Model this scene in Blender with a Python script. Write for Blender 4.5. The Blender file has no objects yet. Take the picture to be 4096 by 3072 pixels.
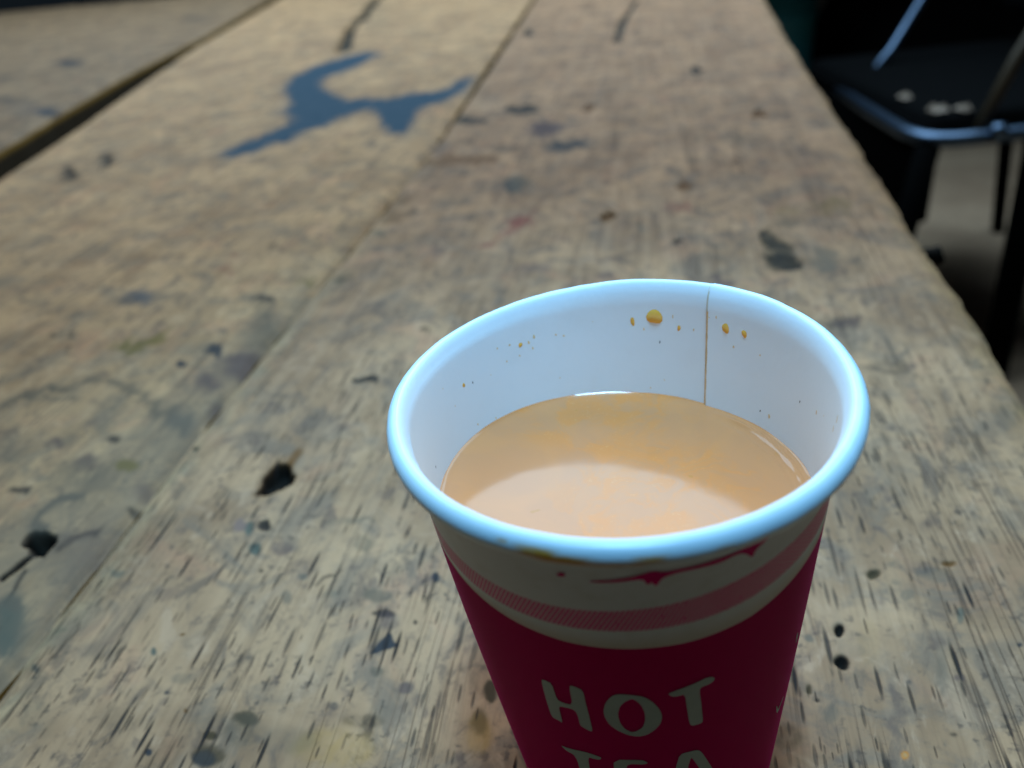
import bpy, bmesh, math, random
import numpy as np
from mathutils import Vector, Matrix
from mathutils.geometry import delaunay_2d_cdt

# ---------------------------------------------------------------- camera, light, exposure
sc = bpy.context.scene
col = sc.collection
R = 0.0365            # outer radius of the cup's rim (m)
H = 0.081             # height of the rim above the table
PITCH, ROLL = 0.531062, -0.107965
cam_d = bpy.data.cameras.new('camera')
cam = bpy.data.objects.new('camera', cam_d); col.objects.link(cam)
fw = Vector((0, math.cos(PITCH), -math.sin(PITCH)))
up = Vector((0, math.sin(PITCH), math.cos(PITCH)))
rt = Vector((1, 0, 0))
r_ = rt*math.cos(ROLL) + up*math.sin(ROLL)
u_ = -rt*math.sin(ROLL) + up*math.cos(ROLL)
M = Matrix((r_, u_, -fw)).transposed().to_4x4()
M.translation = Vector((-0.0147136, -0.1056984, 0.1460551))
cam.matrix_world = M
cam_d.sensor_width = 36.0
cam_d.lens = 29.295
cam_d.clip_start = 0.005
cam_d.clip_end = 60
cam_d.dof.use_dof = True
cam_d.dof.focus_distance = 0.136
cam_d.dof.aperture_fstop = 15.0
sc.camera = cam

world = bpy.data.worlds.new('World'); sc.world = world
world.use_nodes = True
wb = world.node_tree.nodes['Background']
wb.inputs[0].default_value = (0.50, 0.75, 1.0, 1)
wb.inputs[1].default_value = 0.01

def area(name, loc, target, sx, sy, power, color):
    d = bpy.data.lights.new(name, 'AREA'); d.shape = 'RECTANGLE'
    d.size = sx; d.size_y = sy; d.energy = power; d.color = color
    o = bpy.data.objects.new(name, d); col.objects.link(o)
    o.location = loc
    o.rotation_euler = (Vector(target) - Vector(loc)).to_track_quat('-Z', 'Y').to_euler()
    return o
# the open side of the place beyond the table, and the sky above it
area('open_side_light', (0.15, 1.65, 1.30), (0, 0.35, 0.0), 3.0, 1.7, 86.0, (0.52, 0.77, 1.0))
def spot(name, loc, target, power, angle, soft, color):
    d = bpy.data.lights.new(name, 'SPOT'); d.energy = power; d.color = color
    d.spot_size = math.radians(angle); d.spot_blend = 1.0; d.shadow_soft_size = soft
    o = bpy.data.objects.new(name, d); col.objects.link(o); o.location = loc
    o.rotation_euler = (Vector(target) - Vector(loc)).to_track_quat('-Z', 'Y').to_euler()
    return o
# added overhead spot: lights the cup, its narrow cone imitates vignetting
spot('added_overhead_spot', (0.01, -0.01, 1.30), (0.005, 0.086, 0.0), 192.0, 15.6, 0.15, (0.245, 0.60, 1.0))

sc.view_settings.view_transform = 'Standard'
sc.view_settings.look = 'None'
sc.view_settings.exposure = 0.0
sc.view_settings.gamma = 1.0
sc.cycles.use_denoising = True
sc.cycles.max_bounces = 8

# ---------------------------------------------------------------- helpers
def tag(o, label=None, cat=None, group=None, kind=None):
    if label: o['label'] = label
    if cat: o['category'] = cat
    if group: o['group'] = group
    if kind: o['kind'] = kind
    return o

def empty(name, loc=(0, 0, 0), rz=0.0):
    o = bpy.data.objects.new(name, None); o.empty_display_size = 0.02
    o.location = loc; o.rotation_euler = (0, 0, rz); col.objects.link(o)
    return o

def mesh_obj(name, verts, faces, mat, parent=None, smooth=True):
    me = bpy.data.meshes.new(name)
    verts = np.asarray(verts, dtype=np.float32)
    if isinstance(faces, np.ndarray):
        n, k = faces.shape
        me.vertices.add(len(verts)); me.vertices.foreach_set('co', verts.ravel())
        me.loops.add(n*k); me.loops.foreach_set('vertex_index', faces.astype(np.int32).ravel())
        me.polygons.add(n); me.polygons.foreach_set('loop_start', np.arange(0, n*k, k, dtype=np.int32))
        me.update(calc_edges=True); me.validate()
    else:
        me.from_pydata([tuple(map(float, v)) for v in verts], [], faces)
    me.polygons.foreach_set('use_smooth', np.full(len(me.polygons), bool(smooth)))
    me.update()
    me.materials.append(mat)
    o = bpy.data.objects.new(name, me); col.objects.link(o)
    if parent: o.parent = parent
    return o

def grid_faces(nu, nv, wrap_u=False):
    """verts indexed i*nv + j; quads (i,j)->(i+1,j+1)"""
    iu = nu if wrap_u else nu-1
    i = np.arange(iu)[:, None]; j = np.arange(nv-1)[None, :]
    i2 = (i+1) % nu
    a = i*nv+j; b = i2*nv+j; c = i2*nv+j+1; d = i*nv+j+1
    return np.stack([a, b, c, d], -1).reshape(-1, 4)

def tube(name, pts, rad, mat, parent=None, n=12, closed=False):
    P = [Vector(p) for p in pts]; out = []; N = len(P)
    prev = None
    for i, p in enumerate(P):
        a = P[(i-1) % N] if (closed or i > 0) else p
        b = P[(i+1) % N] if (closed or i < N-1) else p
        t = (b-a).normalized()
        if prev is None:
            x = t.cross(Vector((0.12, 0.2, 1))).normalized()
        else:
            x = (prev - t*prev.dot(t)).normalized()
        prev = x; y = t.cross(x)
        for k in range(n):
            q = 2*math.pi*k/n
            out.append(p + rad*(math.cos(q)*x + math.sin(q)*y))
    faces = []
    for i in range(N if closed else N-1):
        for k in range(n):
            i2 = (i+1) % N
            faces.append((i*n+k, i*n+(k+1) % n, i2*n+(k+1) % n, i2*n+k))
    if not closed:
        faces.append(tuple(range(n-1, -1, -1))); faces.append(tuple((N-1)*n+k for k in range(n)))
    return mesh_obj(name, out, faces, mat, parent)

def bez(p0, p1, p2, n=8):
    p0, p1, p2 = map(Vector, (p0, p1, p2))
    return [p0*(1-t)**2 + p1*2*t*(1-t) + p2*t*t for t in [i/n for i in range(n+1)]]

def lathe(name, prof, loc, mat, parent=None, n=48):
    v = []
    for r, z in prof:
        for k in range(n):
            q = 2*math.pi*k/n
            v.append((loc[0]+r*math.cos(q), loc[1]+r*math.sin(q), loc[2]+z))
    f = []
    for i in range(len(prof)-1):
        for k in range(n):
            f.append((i*n+k, i*n+(k+1) % n, (i+1)*n+(k+1) % n, (i+1)*n+k))
    return mesh_obj(name, v, f, mat, parent)

def rbox(name, lo, hi, mat, parent=None, bev=0.004, seg=2):
    bm = bmesh.new(); bmesh.ops.create_cube(bm, size=1)
    lo = Vector(lo); hi = Vector(hi); s = hi-lo; c = (hi+lo)/2
    for v in bm.verts: v.co = Vector((v.co.x*s.x, v.co.y*s.y, v.co.z*s.z)) + c
    if bev: bmesh.ops.bevel(bm, geom=bm.edges[:], offset=bev, segments=seg, affect='EDGES', profile=0.6)
    me = bpy.data.meshes.new(name); bm.to_mesh(me); bm.free(); me.materials.append(mat)
    me.polygons.foreach_set('use_smooth', np.full(len(me.polygons), True))
    o = bpy.data.objects.new(name, me); col.objects.link(o)
    if parent: o.parent = parent
    return o

# value noise in numpy
def _h(ix, iy, seed):
    n = (ix.astype(np.int64)*374761393 + iy.astype(np.int64)*668265263 + seed*1274126177) & 0xffffffff
    n = ((n ^ (n >> 13))*1274126177) & 0xffffffff
    return ((n ^ (n >> 16)) & 0xffff)/65535.0
def vnoise(x, y, seed=0):
    x = np.asarray(x, float); y = np.asarray(y, float)
    ix = np.floor(x); iy = np.floor(y); fx = x-ix; fy = y-iy
    fx = fx*fx*(3-2*fx); fy = fy*fy*(3-2*fy)
    a = _h(ix, iy, seed); b = _h(ix+1, iy, seed); c = _h(ix, iy+1, seed); d = _h(ix+1, iy+1, seed)
    return (a*(1-fx)+b*fx)*(1-fy) + (c*(1-fx)+d*fx)*fy
def fnoise(x, y, seed=0, oct=3):
    s = 0; a = 1; t = 0
    for k in range(oct):
        s = s+a*vnoise(x*2**k, y*2**k, seed+k*17); t += a; a *= 0.5
    return s/t
def sstep(a, b, x):
    t = np.clip((x-a)/(b-a), 0, 1); return t*t*(3-2*t)

# ---------------------------------------------------------------- material helpers
class NT:
    def __init__(s, name):
        s.m = bpy.data.materials.new(name); s.m.use_nodes = True
        s.t = s.m.node_tree; s.t.nodes.clear()
        s.out = s.n('ShaderNodeOutputMaterial'); s.b = s.n('ShaderNodeBsdfPrincipled')
        s.l(s.b.outputs[0], s.out.inputs[0])
    def n(s, ty, **kw):
        nd = s.t.nodes.new(ty)
        for k, v in kw.items(): setattr(nd, k, v)
        return nd
    def l(s, a, b): s.t.links.new(a, b)
    def val(s, x, sock):
        if hasattr(x, 'links') or hasattr(x, 'is_output'): s.l(x, sock)
        elif isinstance(x, (tuple, list)): sock.default_value = (*x, 1) if len(x) == 3 and len(sock.default_value) == 4 else x
        else: sock.default_value = x
    def math(s, op, a, b=0.0, c=None, clamp=False):
        nd = s.n('ShaderNodeMath', operation=op, use_clamp=clamp)
        s.val(a, nd.inputs[0]); s.val(b, nd.inputs[1])
        if c is not None: s.val(c, nd.inputs[2])
        return nd.outputs[0]
    def mix(s, f, a, b, mode='MIX'):
        nd = s.n('ShaderNodeMix', data_type='RGBA', blend_type=mode)
        s.val(f, nd.inputs[0]); s.val(a, nd.inputs[6]); s.val(b, nd.inputs[7])
        return nd.outputs[2]
    def noise(s, vec, scale, detail=3, rough=0.5, dist=0.0):
        nd = s.n('ShaderNodeTexNoise'); s.l(vec, nd.inputs['Vector'])
        nd.inputs['Scale'].default_value = scale; nd.inputs['Detail'].default_value = detail
        nd.inputs['Roughness'].default_value = rough; nd.inputs['Distortion'].default_value = dist
        return nd.outputs[0], nd.outputs[1]
    def mapv(s, vec, scale, loc=(0, 0, 0)):
        nd = s.n('ShaderNodeMapping'); s.l(vec, nd.inputs[0])
        nd.inputs['Scale'].default_value = scale; nd.inputs['Location'].default_value = loc
        return nd.outputs[0]
    def ramp(s, x, a, b, smooth=True):
        nd = s.n('ShaderNodeMapRange', interpolation_type='SMOOTHSTEP' if smooth else 'LINEAR')
        s.val(x, nd.inputs[0]); s.val(a, nd.inputs[1]); s.val(b, nd.inputs[2])
        return nd.outputs[0]
    def set(s, **kw):
        for k, v in kw.items(): s.val(v, s.b.inputs[k.replace('_', ' ')])
    def bump(s, h, strength=0.3, dist=0.001):
        nd = s.n('ShaderNodeBump'); nd.inputs['Strength'].default_value = strength
        nd.inputs['Distance'].default_value = dist; s.l(h, nd.inputs['Height'])
        s.l(nd.outputs[0], s.b.inputs['Normal'])

def plain(name, color, rough=0.5, metal=0.0, spec=0.5, vary=0.15, scale=40):
    t = NT(name); g = t.n('ShaderNodeNewGeometry')
    f, _ = t.noise(g.outputs['Position'], scale, 3)
    dk = tuple(c*(1-vary*1.6) for c in color); lt = tuple(min(1, c*(1+vary)) for c in color)
    t.set(Base_Color=t.mix(f, dk, lt), Roughness=rough, Metallic=metal, Specular_IOR_Level=spec)
    return t.m

def wood_mat(name, pore=1.0, tone=(1, 1, 1), seed=0.0, speck=1.0, relief=0.75):
    t = NT(name)
    tc = t.n('ShaderNodeTexCoord'); P = t.mapv(tc.outputs['Object'], (1, 1, 1), (seed, seed*1.7, 0))
    # gentle waviness of the grain
    wv, wc = t.noise(t.mapv(P, (14, 5, 1)), 1.0, 2)
    sub = t.n('ShaderNodeVectorMath', operation='SUBTRACT'); t.l(wc, sub.inputs[0]); sub.inputs[1].default_value = (0.5, 0.5, 0.5)
    scl = t.n('ShaderNodeVectorMath', operation='MULTIPLY'); t.l(sub.outputs[0], scl.inputs[0]); scl.inputs[1].default_value = (0.010, 0.0, 0)
    add = t.n('ShaderNodeVectorMath', operation='ADD'); t.l(P, add.inputs[0]); t.l(scl.outputs[0], add.inputs[1])
    G = add.outputs[0]
    c = lambda r, g, b: (r*tone[0]*1.08, g*tone[1]*0.72, b*tone[2]*0.54)
    n1, _ = t.noise(P, 20, 4, 0.6, 0.6)
    base = t.mix(t.ramp(n1, 0.34, 0.66), c(0.27, 0.205, 0.130), c(0.45, 0.355, 0.225))
    n2, _ = t.noise(t.mapv(P, (1, 1, 1), (3.1, 7.7, 0)), 34, 4, 0.6, 0.8)
    base = t.mix(t.math('MULTIPLY', t.ramp(n2, 0.52, 0.74), 0.42), base, c(0.46, 0.275, 0.18))      # pinkish wear
    n3, _ = t.noise(t.mapv(P, (1, 1, 1), (9.3, 1.7, 0)), 48, 5, 0.65, 1.0)
    base = t.mix(t.math('MULTIPLY', t.ramp(n3, 0.46, 0.66), 0.80), base, c(0.195, 0.180, 0.145))     # grey dirt
    n7, _ = t.noise(t.mapv(P, (1, 0.55, 1), (4.4, 6.6, 0)), 75, 5, 0.7, 1.4)
    base = t.mix(t.math('MULTIPLY', t.ramp(n7, 0.53, 0.66), 0.72), base, c(0.155, 0.135, 0.11))
    base = t.mix(t.math('MULTIPLY', t.ramp(n7, 0.46, 0.30), 0.55), base, c(0.50, 0.42, 0.30))
    # grain
    g1, _ = t.noise(t.mapv(G, (420, 16, 1)), 1.0, 4, 0.65)
    base = t.mix(t.math('MULTIPLY', t.ramp(g1, 0.46, 0.76), 0.50), base, c(0.165, 0.125, 0.085))
    g1b, _ = t.noise(t.mapv(G, (160, 5, 1), (5, 2, 0)), 1.0, 3, 0.6)
    base = t.mix(t.math('MULTIPLY', t.ramp(g1b, 0.55, 0.30), 0.35), base, c(0.47, 0.39, 0.265))
    # long dark fibres: thin contour lines of a strongly stretched noise
    lf, _ = t.noise(t.mapv(G, (150, 2.6, 1), (2.0, 8.0, 0)), 1.0, 3, 0.55)
    lb, _ = t.noise(t.mapv(G, (60, 9, 1), (4.0, 3.0, 0)), 1.0, 3, 0.6)
    ln = t.math('SUBTRACT', 1.0, t.ramp(t.math('ABSOLUTE', t.math('SUBTRACT', t.math('FRACT', t.math('MULTIPLY', lf, 9.0)), 0.5)), 0.0, 0.11))
    ln = t.math('MULTIPLY', ln, t.ramp(lb, 0.47, 0.62))
    base = t.mix(t.math('MULTIPLY', ln, 0.62), base, c(0.085, 0.065, 0.05))
    # fine speckle of ingrained dirt
    n4, _ = t.noise(P, 420, 3, 0.6)
    n5, _ = t.noise(t.mapv(P, (1, 1, 1), (1.3, 4.2, 0)), 60, 3, 0.6)
    sp = t.math('MULTIPLY', t.ramp(n4, 0.54, 0.70), t.ramp(n5, 0.40, 0.62))
    base = t.mix(t.math('MULTIPLY', sp, 0.72*speck), base, c(0.085, 0.078, 0.07))
    n6, _ = t.noise(t.mapv(P, (1, 0.7, 1), (2.2, 8.8, 0)), 120, 4, 0.6, 0.5)
    base = t.mix(t.math('MULTIPLY', t.ramp(n6, 0.56, 0.70), 0.55*speck), base, c(0.11, 0.095, 0.09))
    # stains on the boards, and gap shade on their sides (own shapes, from the vertex data)
    at = t.n('ShaderNodeAttribute', attribute_name='stain_shade')
    rg1, _ = t.noise(t.mapv(P, (1, 0.6, 1), (6.1, 2.9, 0)), 150, 5, 0.65, 0.6)
    alp = t.math('MULTIPLY', at.outputs['Alpha'], 1.28, clamp=True)
    rag = t.math('ADD', at.outputs['Alpha'], t.math('MULTIPLY', t.math('SUBTRACT', rg1, 0.5), 1.5))
    an = t.math('MULTIPLY', t.math('ADD', 0.25, t.math('MULTIPLY', t.ramp(rag, 0.10, 0.70), 0.75)), alp, clamp=True)
    an = t.math('MAXIMUM', an, t.math('MULTIPLY', t.ramp(at.outputs['Alpha'], 0.80, 0.98), t.math('ADD', 0.52, t.math('MULTIPLY', rg1, 0.75)), clamp=True))
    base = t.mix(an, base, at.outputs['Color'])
    # open pores: short dashes along the grain
    def dashes(cell_t, cell_s, keep, rmin, rmax, off):
        v = t.n('ShaderNodeTexVoronoi', feature='F1', voronoi_dimensions='2D'); t.l(t.mapv(G, (1/cell_t, 1/cell_s, 1), off), v.inputs['Vector'])
        v.inputs['Scale'].default_value = 1.0; v.inputs['Randomness'].default_value = 1.0
        sp_ = t.n('ShaderNodeSeparateColor'); t.l(v.outputs['Color'], sp_.inputs[0])
        rad = t.math('ADD', rmin, t.math('MULTIPLY', sp_.outputs[1], rmax-rmin))
        dens, _ = t.noise(t.mapv(P, (30, 12, 1), off), 1.0, 2)
        k = t.ramp(t.math('ADD', sp_.outputs[0], t.math('MULTIPLY', t.math('SUBTRACT', dens, 0.5), 1.9)), keep, keep+0.05)
        d = t.math('DIVIDE', v.outputs['Distance'], rad)
        dark = t.math('ADD', 0.45, t.math('MULTIPLY', sp_.outputs[2], 0.60))
        return t.math('MULTIPLY', t.math('MULTIPLY', t.math('SUBTRACT', 1.0, t.ramp(d, 0.45, 1.15)), k), dark)
    d1 = dashes(0.0026, 0.026, 0.54, 0.06, 0.24, (0, 0, 0))
    d2 = dashes(0.0038, 0.085, 0.54, 0.04, 0.15, (3.3, 1.1, 0))
    d3 = dashes(0.0015, 0.011, 0.66, 0.08, 0.28, (7.3, 4.1, 0))
    dd = t.math('MAXIMUM', t.math('MAXIMUM', d1, d2), t.math('MULTIPLY', d3, 0.7))
    sy_ = t.n('ShaderNodeSeparateXYZ'); t.l(tc.outputs['Object'], sy_.inputs[0])
    worn = t.math('ADD', t.math('MULTIPLY', t.math('SUBTRACT', 1.0, t.ramp(sy_.outputs[1], 0.02, 0.26)), 0.8), 0.2)
    dd = t.math('MULTIPLY', dd, worn)
    dk, _ = t.noise(P, 160, 2)
    pc = t.mix(dk, c(0.030, 0.026, 0.022), c(0.020, 0.028, 0.036))
    base = t.mix(t.math('MULTIPLY', dd, 0.96*pore, clamp=True), base, pc)
    rg, _ = t.noise(P, 90, 3)
    t.set(Base_Color=base, Roughness=t.math('ADD', 0.62, t.math('MULTIPLY', rg, 0.25)), Specular_IOR_Level=0.07)
    h = t.math('SUBTRACT', t.math('ADD', t.math('MULTIPLY', g1, 0.25), t.math('MULTIPLY', n4, 0.12)), t.math('MULTIPLY', dd, 0.8*pore))
    h = t.math('SUBTRACT', h, t.math('MULTIPLY', ln, 0.35))
    t.bump(h, relief, 0.0008)
    return t.m

# outlines on the boards, in board coordinates (across, along), metres
STAINS = [
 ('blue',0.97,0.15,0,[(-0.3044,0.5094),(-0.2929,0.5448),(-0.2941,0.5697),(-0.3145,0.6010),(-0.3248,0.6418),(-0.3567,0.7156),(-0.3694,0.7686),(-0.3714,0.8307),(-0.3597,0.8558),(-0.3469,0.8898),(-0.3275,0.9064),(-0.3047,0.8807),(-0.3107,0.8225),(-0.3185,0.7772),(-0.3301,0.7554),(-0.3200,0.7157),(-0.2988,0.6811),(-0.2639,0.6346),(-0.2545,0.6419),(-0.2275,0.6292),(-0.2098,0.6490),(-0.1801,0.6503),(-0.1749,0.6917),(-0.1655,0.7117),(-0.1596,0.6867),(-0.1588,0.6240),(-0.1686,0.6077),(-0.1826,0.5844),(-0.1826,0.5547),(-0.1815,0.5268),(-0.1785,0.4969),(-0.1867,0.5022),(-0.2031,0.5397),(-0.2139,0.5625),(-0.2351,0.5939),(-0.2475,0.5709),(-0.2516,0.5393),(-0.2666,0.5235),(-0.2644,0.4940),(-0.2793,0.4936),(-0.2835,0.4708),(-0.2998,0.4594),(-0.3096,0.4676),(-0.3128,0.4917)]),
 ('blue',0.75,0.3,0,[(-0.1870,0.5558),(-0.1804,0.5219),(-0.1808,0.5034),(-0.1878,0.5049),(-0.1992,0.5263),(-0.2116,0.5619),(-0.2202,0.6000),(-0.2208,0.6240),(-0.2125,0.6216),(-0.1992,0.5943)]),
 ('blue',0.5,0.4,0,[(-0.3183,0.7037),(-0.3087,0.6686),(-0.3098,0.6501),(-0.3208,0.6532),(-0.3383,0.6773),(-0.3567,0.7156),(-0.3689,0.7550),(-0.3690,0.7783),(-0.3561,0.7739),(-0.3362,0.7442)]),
 ('teal',0.4,0.6,0,[(-0.3856,1.2438),(-0.3577,1.1181),(-0.3565,1.0575),(-0.3794,1.0687),(-0.4217,1.1514),(-0.4746,1.2953),(-0.5199,1.4608),(-0.5316,1.5676),(-0.4973,1.5438),(-0.4379,1.4078)]),
 ('white',0.22,0.7,0,[(-0.1169,0.5798),(-0.1168,0.5646),(-0.1215,0.5568),(-0.1293,0.5588),(-0.1374,0.5701),(-0.1430,0.5870),(-0.1436,0.6031),(-0.1388,0.6119),(-0.1304,0.6095),(-0.1220,0.5970)]),
 ('dark',0.75,0.4,0,[(-0.1154,0.5225),(-0.1173,0.5146),(-0.1253,0.5114),(-0.1363,0.5140),(-0.1465,0.5215),(-0.1520,0.5313),(-0.1504,0.5396),(-0.1421,0.5431),(-0.1306,0.5402),(-0.1204,0.5323)]),
 ('dark',0.7,0.4,0,[(-0.0883,0.5469),(-0.0894,0.5402),(-0.0943,0.5371),(-0.1011,0.5389),(-0.1073,0.5448),(-0.1106,0.5527),(-0.1096,0.5598),(-0.1046,0.5630),(-0.0976,0.5611),(-0.0914,0.5549)]),
 ('brown',0.6,0.5,0,[(-0.0874,0.4137),(-0.0917,0.4065),(-0.1057,0.4041),(-0.1243,0.4072),(-0.1409,0.4150),(-0.1490,0.4247),(-0.1451,0.4325),(-0.1303,0.4350),(-0.1108,0.4314),(-0.0944,0.4232)]),
 ('dark',0.3,0.6,0,[(-0.1099,0.4592),(-0.1103,0.4501),(-0.1146,0.4454),(-0.1212,0.4467),(-0.1278,0.4536),(-0.1319,0.4637),(-0.1318,0.4732),(-0.1275,0.4783),(-0.1205,0.4768),(-0.1138,0.4694)]),
 ('purple',0.5,0.5,0,[(-0.1308,0.4540),(-0.1296,0.4412),(-0.1319,0.4341),(-0.1368,0.4350),(-0.1427,0.4437),(-0.1474,0.4573),(-0.1490,0.4708),(-0.1467,0.4787),(-0.1414,0.4776),(-0.1352,0.4679)]),
 ('dark',0.5,0.5,0,[(-0.0798,0.4409),(-0.0815,0.4360),(-0.0874,0.4340),(-0.0954,0.4355),(-0.1024,0.4401),(-0.1059,0.4460),(-0.1043,0.4511),(-0.0982,0.4533),(-0.0901,0.4516),(-0.0830,0.4469)]),
 ('purple',0.4,0.6,0,[(-0.4120,0.9774),(-0.4094,0.9577),(-0.4181,0.9501),(-0.4351,0.9572),(-0.4545,0.9769),(-0.4691,1.0023),(-0.4729,1.0238),(-0.4638,1.0322),(-0.4455,1.0240),(-0.4256,1.0027)]),
 ('grey',0.4,0.6,0,[(-0.2703,1.0079),(-0.2688,0.9842),(-0.2769,0.9742),(-0.2915,0.9810),(-0.3076,1.0026),(-0.3195,1.0318),(-0.3220,1.0575),(-0.3137,1.0689),(-0.2978,1.0609),(-0.2812,1.0371)]),
 ('grey',0.4,0.5,0,[(-0.1689,0.4225),(-0.1680,0.4142),(-0.1705,0.4096),(-0.1755,0.4105),(-0.1811,0.4164),(-0.1853,0.4254),(-0.1865,0.4341),(-0.1840,0.4390),(-0.1788,0.4381),(-0.1730,0.4317)]),
 ('ochre',0.3,0.6,0,[(-0.2050,0.4622),(-0.1990,0.4394),(-0.1984,0.4265),(-0.2030,0.4273),(-0.2114,0.4416),(-0.2209,0.4653),(-0.2280,0.4902),(-0.2294,0.5058),(-0.2241,0.5047),(-0.2146,0.4874)]),
 ('navy',0.85,0.35,0,[(-0.7531,0.9844),(-0.7450,0.9650),(-0.7516,0.9575),(-0.7705,0.9643),(-0.7950,0.9834),(-0.8165,1.0081),(-0.8261,1.0290),(-0.8194,1.0374),(-0.7990,1.0295),(-0.7735,1.0090)]),
 ('navy',0.75,0.4,0,[(-0.5689,0.6612),(-0.5632,0.6485),(-0.5666,0.6425),(-0.5777,0.6453),(-0.5926,0.6558),(-0.6060,0.6706),(-0.6125,0.6841),(-0.6092,0.6906),(-0.5974,0.6875),(-0.5819,0.6761)]),
 ('navy',0.5,0.5,0,[(-0.6480,0.7342),(-0.6438,0.7195),(-0.6568,0.7148),(-0.6823,0.7216),(-0.7115,0.7379),(-0.7337,0.7581),(-0.7395,0.7742),(-0.7257,0.7795),(-0.6982,0.7715),(-0.6684,0.7540)]),
 ('blue',0.35,0.6,0,[(-0.5943,0.6781),(-0.5867,0.6609),(-0.5923,0.6531),(-0.6090,0.6573),(-0.6310,0.6721),(-0.6506,0.6927),(-0.6598,0.7113),(-0.6543,0.7201),(-0.6361,0.7152),(-0.6130,0.6988)]),
 ('navy',0.55,0.5,0,[(-0.7732,1.4050),(-0.7636,1.3734),(-0.7737,1.3630),(-0.7998,1.3768),(-0.8331,1.4110),(-0.8618,1.4539),(-0.8739,1.4890),(-0.8634,1.5010),(-0.8346,1.4846),(-0.7999,1.4473)]),
 ('purple',0.25,0.8,0,[(-0.4845,0.8957),(-0.4610,0.8338),(-0.4578,0.8023),(-0.4743,0.8079),(-0.5061,0.8498),(-0.5446,0.9186),(-0.5758,0.9919),(-0.5838,1.0365),(-0.5625,1.0274),(-0.5230,0.9704)]),
 ('grey',0.35,0.7,0,[(-0.7511,1.5224),(-0.7380,1.4649),(-0.7630,1.4500),(-0.8181,1.4815),(-0.8872,1.5523),(-0.9463,1.6409),(-0.9689,1.7122),(-0.9409,1.7313),(-0.8746,1.6885),(-0.8015,1.6067)]),
 ('navy',0.5,0.5,0,[(-0.8010,0.8983),(-0.7906,0.8815),(-0.7897,0.8731),(-0.7983,0.8759),(-0.8134,0.8889),(-0.8298,0.9078),(-0.8411,0.9254),(-0.8424,0.9347),(-0.8332,0.9315),(-0.8172,0.9174)]),
 ('navy',0.45,0.5,0,[(-1.1239,1.3390),(-1.1027,1.3064),(-1.0983,1.2906),(-1.1119,1.2966),(-1.1389,1.3226),(-1.1701,1.3600),(-1.1937,1.3951),(-1.1993,1.4132),(-1.1842,1.4061),(-1.1550,1.3772)]),
 ('blue',0.6,0.5,0,[(-0.2219,0.2190),(-0.2203,0.2130),(-0.2231,0.2095),(-0.2291,0.2098),(-0.2361,0.2138),(-0.2417,0.2201),(-0.2436,0.2263),(-0.2408,0.2301),(-0.2345,0.2297),(-0.2272,0.2254)]),
 ('navy',0.3,0.6,0,[(-0.2243,0.2098),(-0.2235,0.2052),(-0.2269,0.2025),(-0.2332,0.2028),(-0.2401,0.2059),(-0.2451,0.2108),(-0.2461,0.2156),(-0.2426,0.2184),(-0.2360,0.2180),(-0.2290,0.2147)]),
 ('navy',0.35,0.6,0,[(-0.2399,0.2034),(-0.2404,0.2013),(-0.2444,0.2002),(-0.2503,0.2005),(-0.2561,0.2020),(-0.2594,0.2043),(-0.2590,0.2064),(-0.2549,0.2076),(-0.2488,0.2073),(-0.2431,0.2057)]),
 ('navy',0.4,0.6,0,[(-0.2162,0.1967),(-0.2166,0.1951),(-0.2194,0.1943),(-0.2236,0.1944),(-0.2276,0.1956),(-0.2299,0.1973),(-0.2296,0.1989),(-0.2268,0.1998),(-0.2225,0.1996),(-0.2184,0.1984)]),
 ('olive',0.65,0.3,0,[(-0.2151,0.1679),(-0.2163,0.1756),(-0.2124,0.1789),(-0.2034,0.1752),(-0.1996,0.1807),(-0.1963,0.1852),(-0.1965,0.1750),(-0.1979,0.1675),(-0.2028,0.1623),(-0.2103,0.1646)]),
 ('navy',0.8,0.4,0,[(-0.1617,0.1644),(-0.1617,0.1619),(-0.1640,0.1604),(-0.1678,0.1605),(-0.1717,0.1622),(-0.1742,0.1648),(-0.1743,0.1673),(-0.1719,0.1689),(-0.1680,0.1688),(-0.1641,0.1671)]),
 ('navy',0.75,0.4,0,[(-0.1736,0.1551),(-0.1734,0.1534),(-0.1746,0.1524),(-0.1767,0.1524),(-0.1790,0.1535),(-0.1806,0.1553),(-0.1809,0.1570),(-0.1797,0.1581),(-0.1775,0.1581),(-0.1752,0.1569)]),
 ('purple',0.6,0.5,0,[(-0.1452,0.1551),(-0.1441,0.1494),(-0.1461,0.1460),(-0.1505,0.1461),(-0.1557,0.1496),(-0.1598,0.1553),(-0.1612,0.1612),(-0.1591,0.1649),(-0.1545,0.1648),(-0.1491,0.1610)]),
 ('grey',0.5,0.6,0,[(-0.1498,0.1892),(-0.1462,0.1765),(-0.1472,0.1692),(-0.1522,0.1693),(-0.1596,0.1770),(-0.1670,0.1899),(-0.1715,0.2036),(-0.1709,0.2123),(-0.1652,0.2120),(-0.1570,0.2029)]),
 ('dark',0.6,0.5,0,[(-0.1625,0.2118),(-0.1629,0.2097),(-0.1657,0.2085),(-0.1698,0.2088),(-0.1737,0.2103),(-0.1760,0.2125),(-0.1757,0.2147),(-0.1729,0.2158),(-0.1687,0.2156),(-0.1647,0.2141)]),
 ('maroon',0.5,0.5,0,[(-0.2022,0.2680),(-0.2019,0.2657),(-0.2033,0.2643),(-0.2059,0.2646),(-0.2088,0.2662),(-0.2107,0.2687),(-0.2111,0.2711),(-0.2096,0.2725),(-0.2069,0.2722),(-0.2041,0.2705)]),
 ('maroon',0.45,0.5,0,[(-0.1973,0.2470),(-0.1966,0.2437),(-0.1981,0.2419),(-0.2010,0.2421),(-0.2043,0.2442),(-0.2068,0.2476),(-0.2075,0.2510),(-0.2061,0.2529),(-0.2031,0.2527),(-0.1997,0.2504)]),
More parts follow.
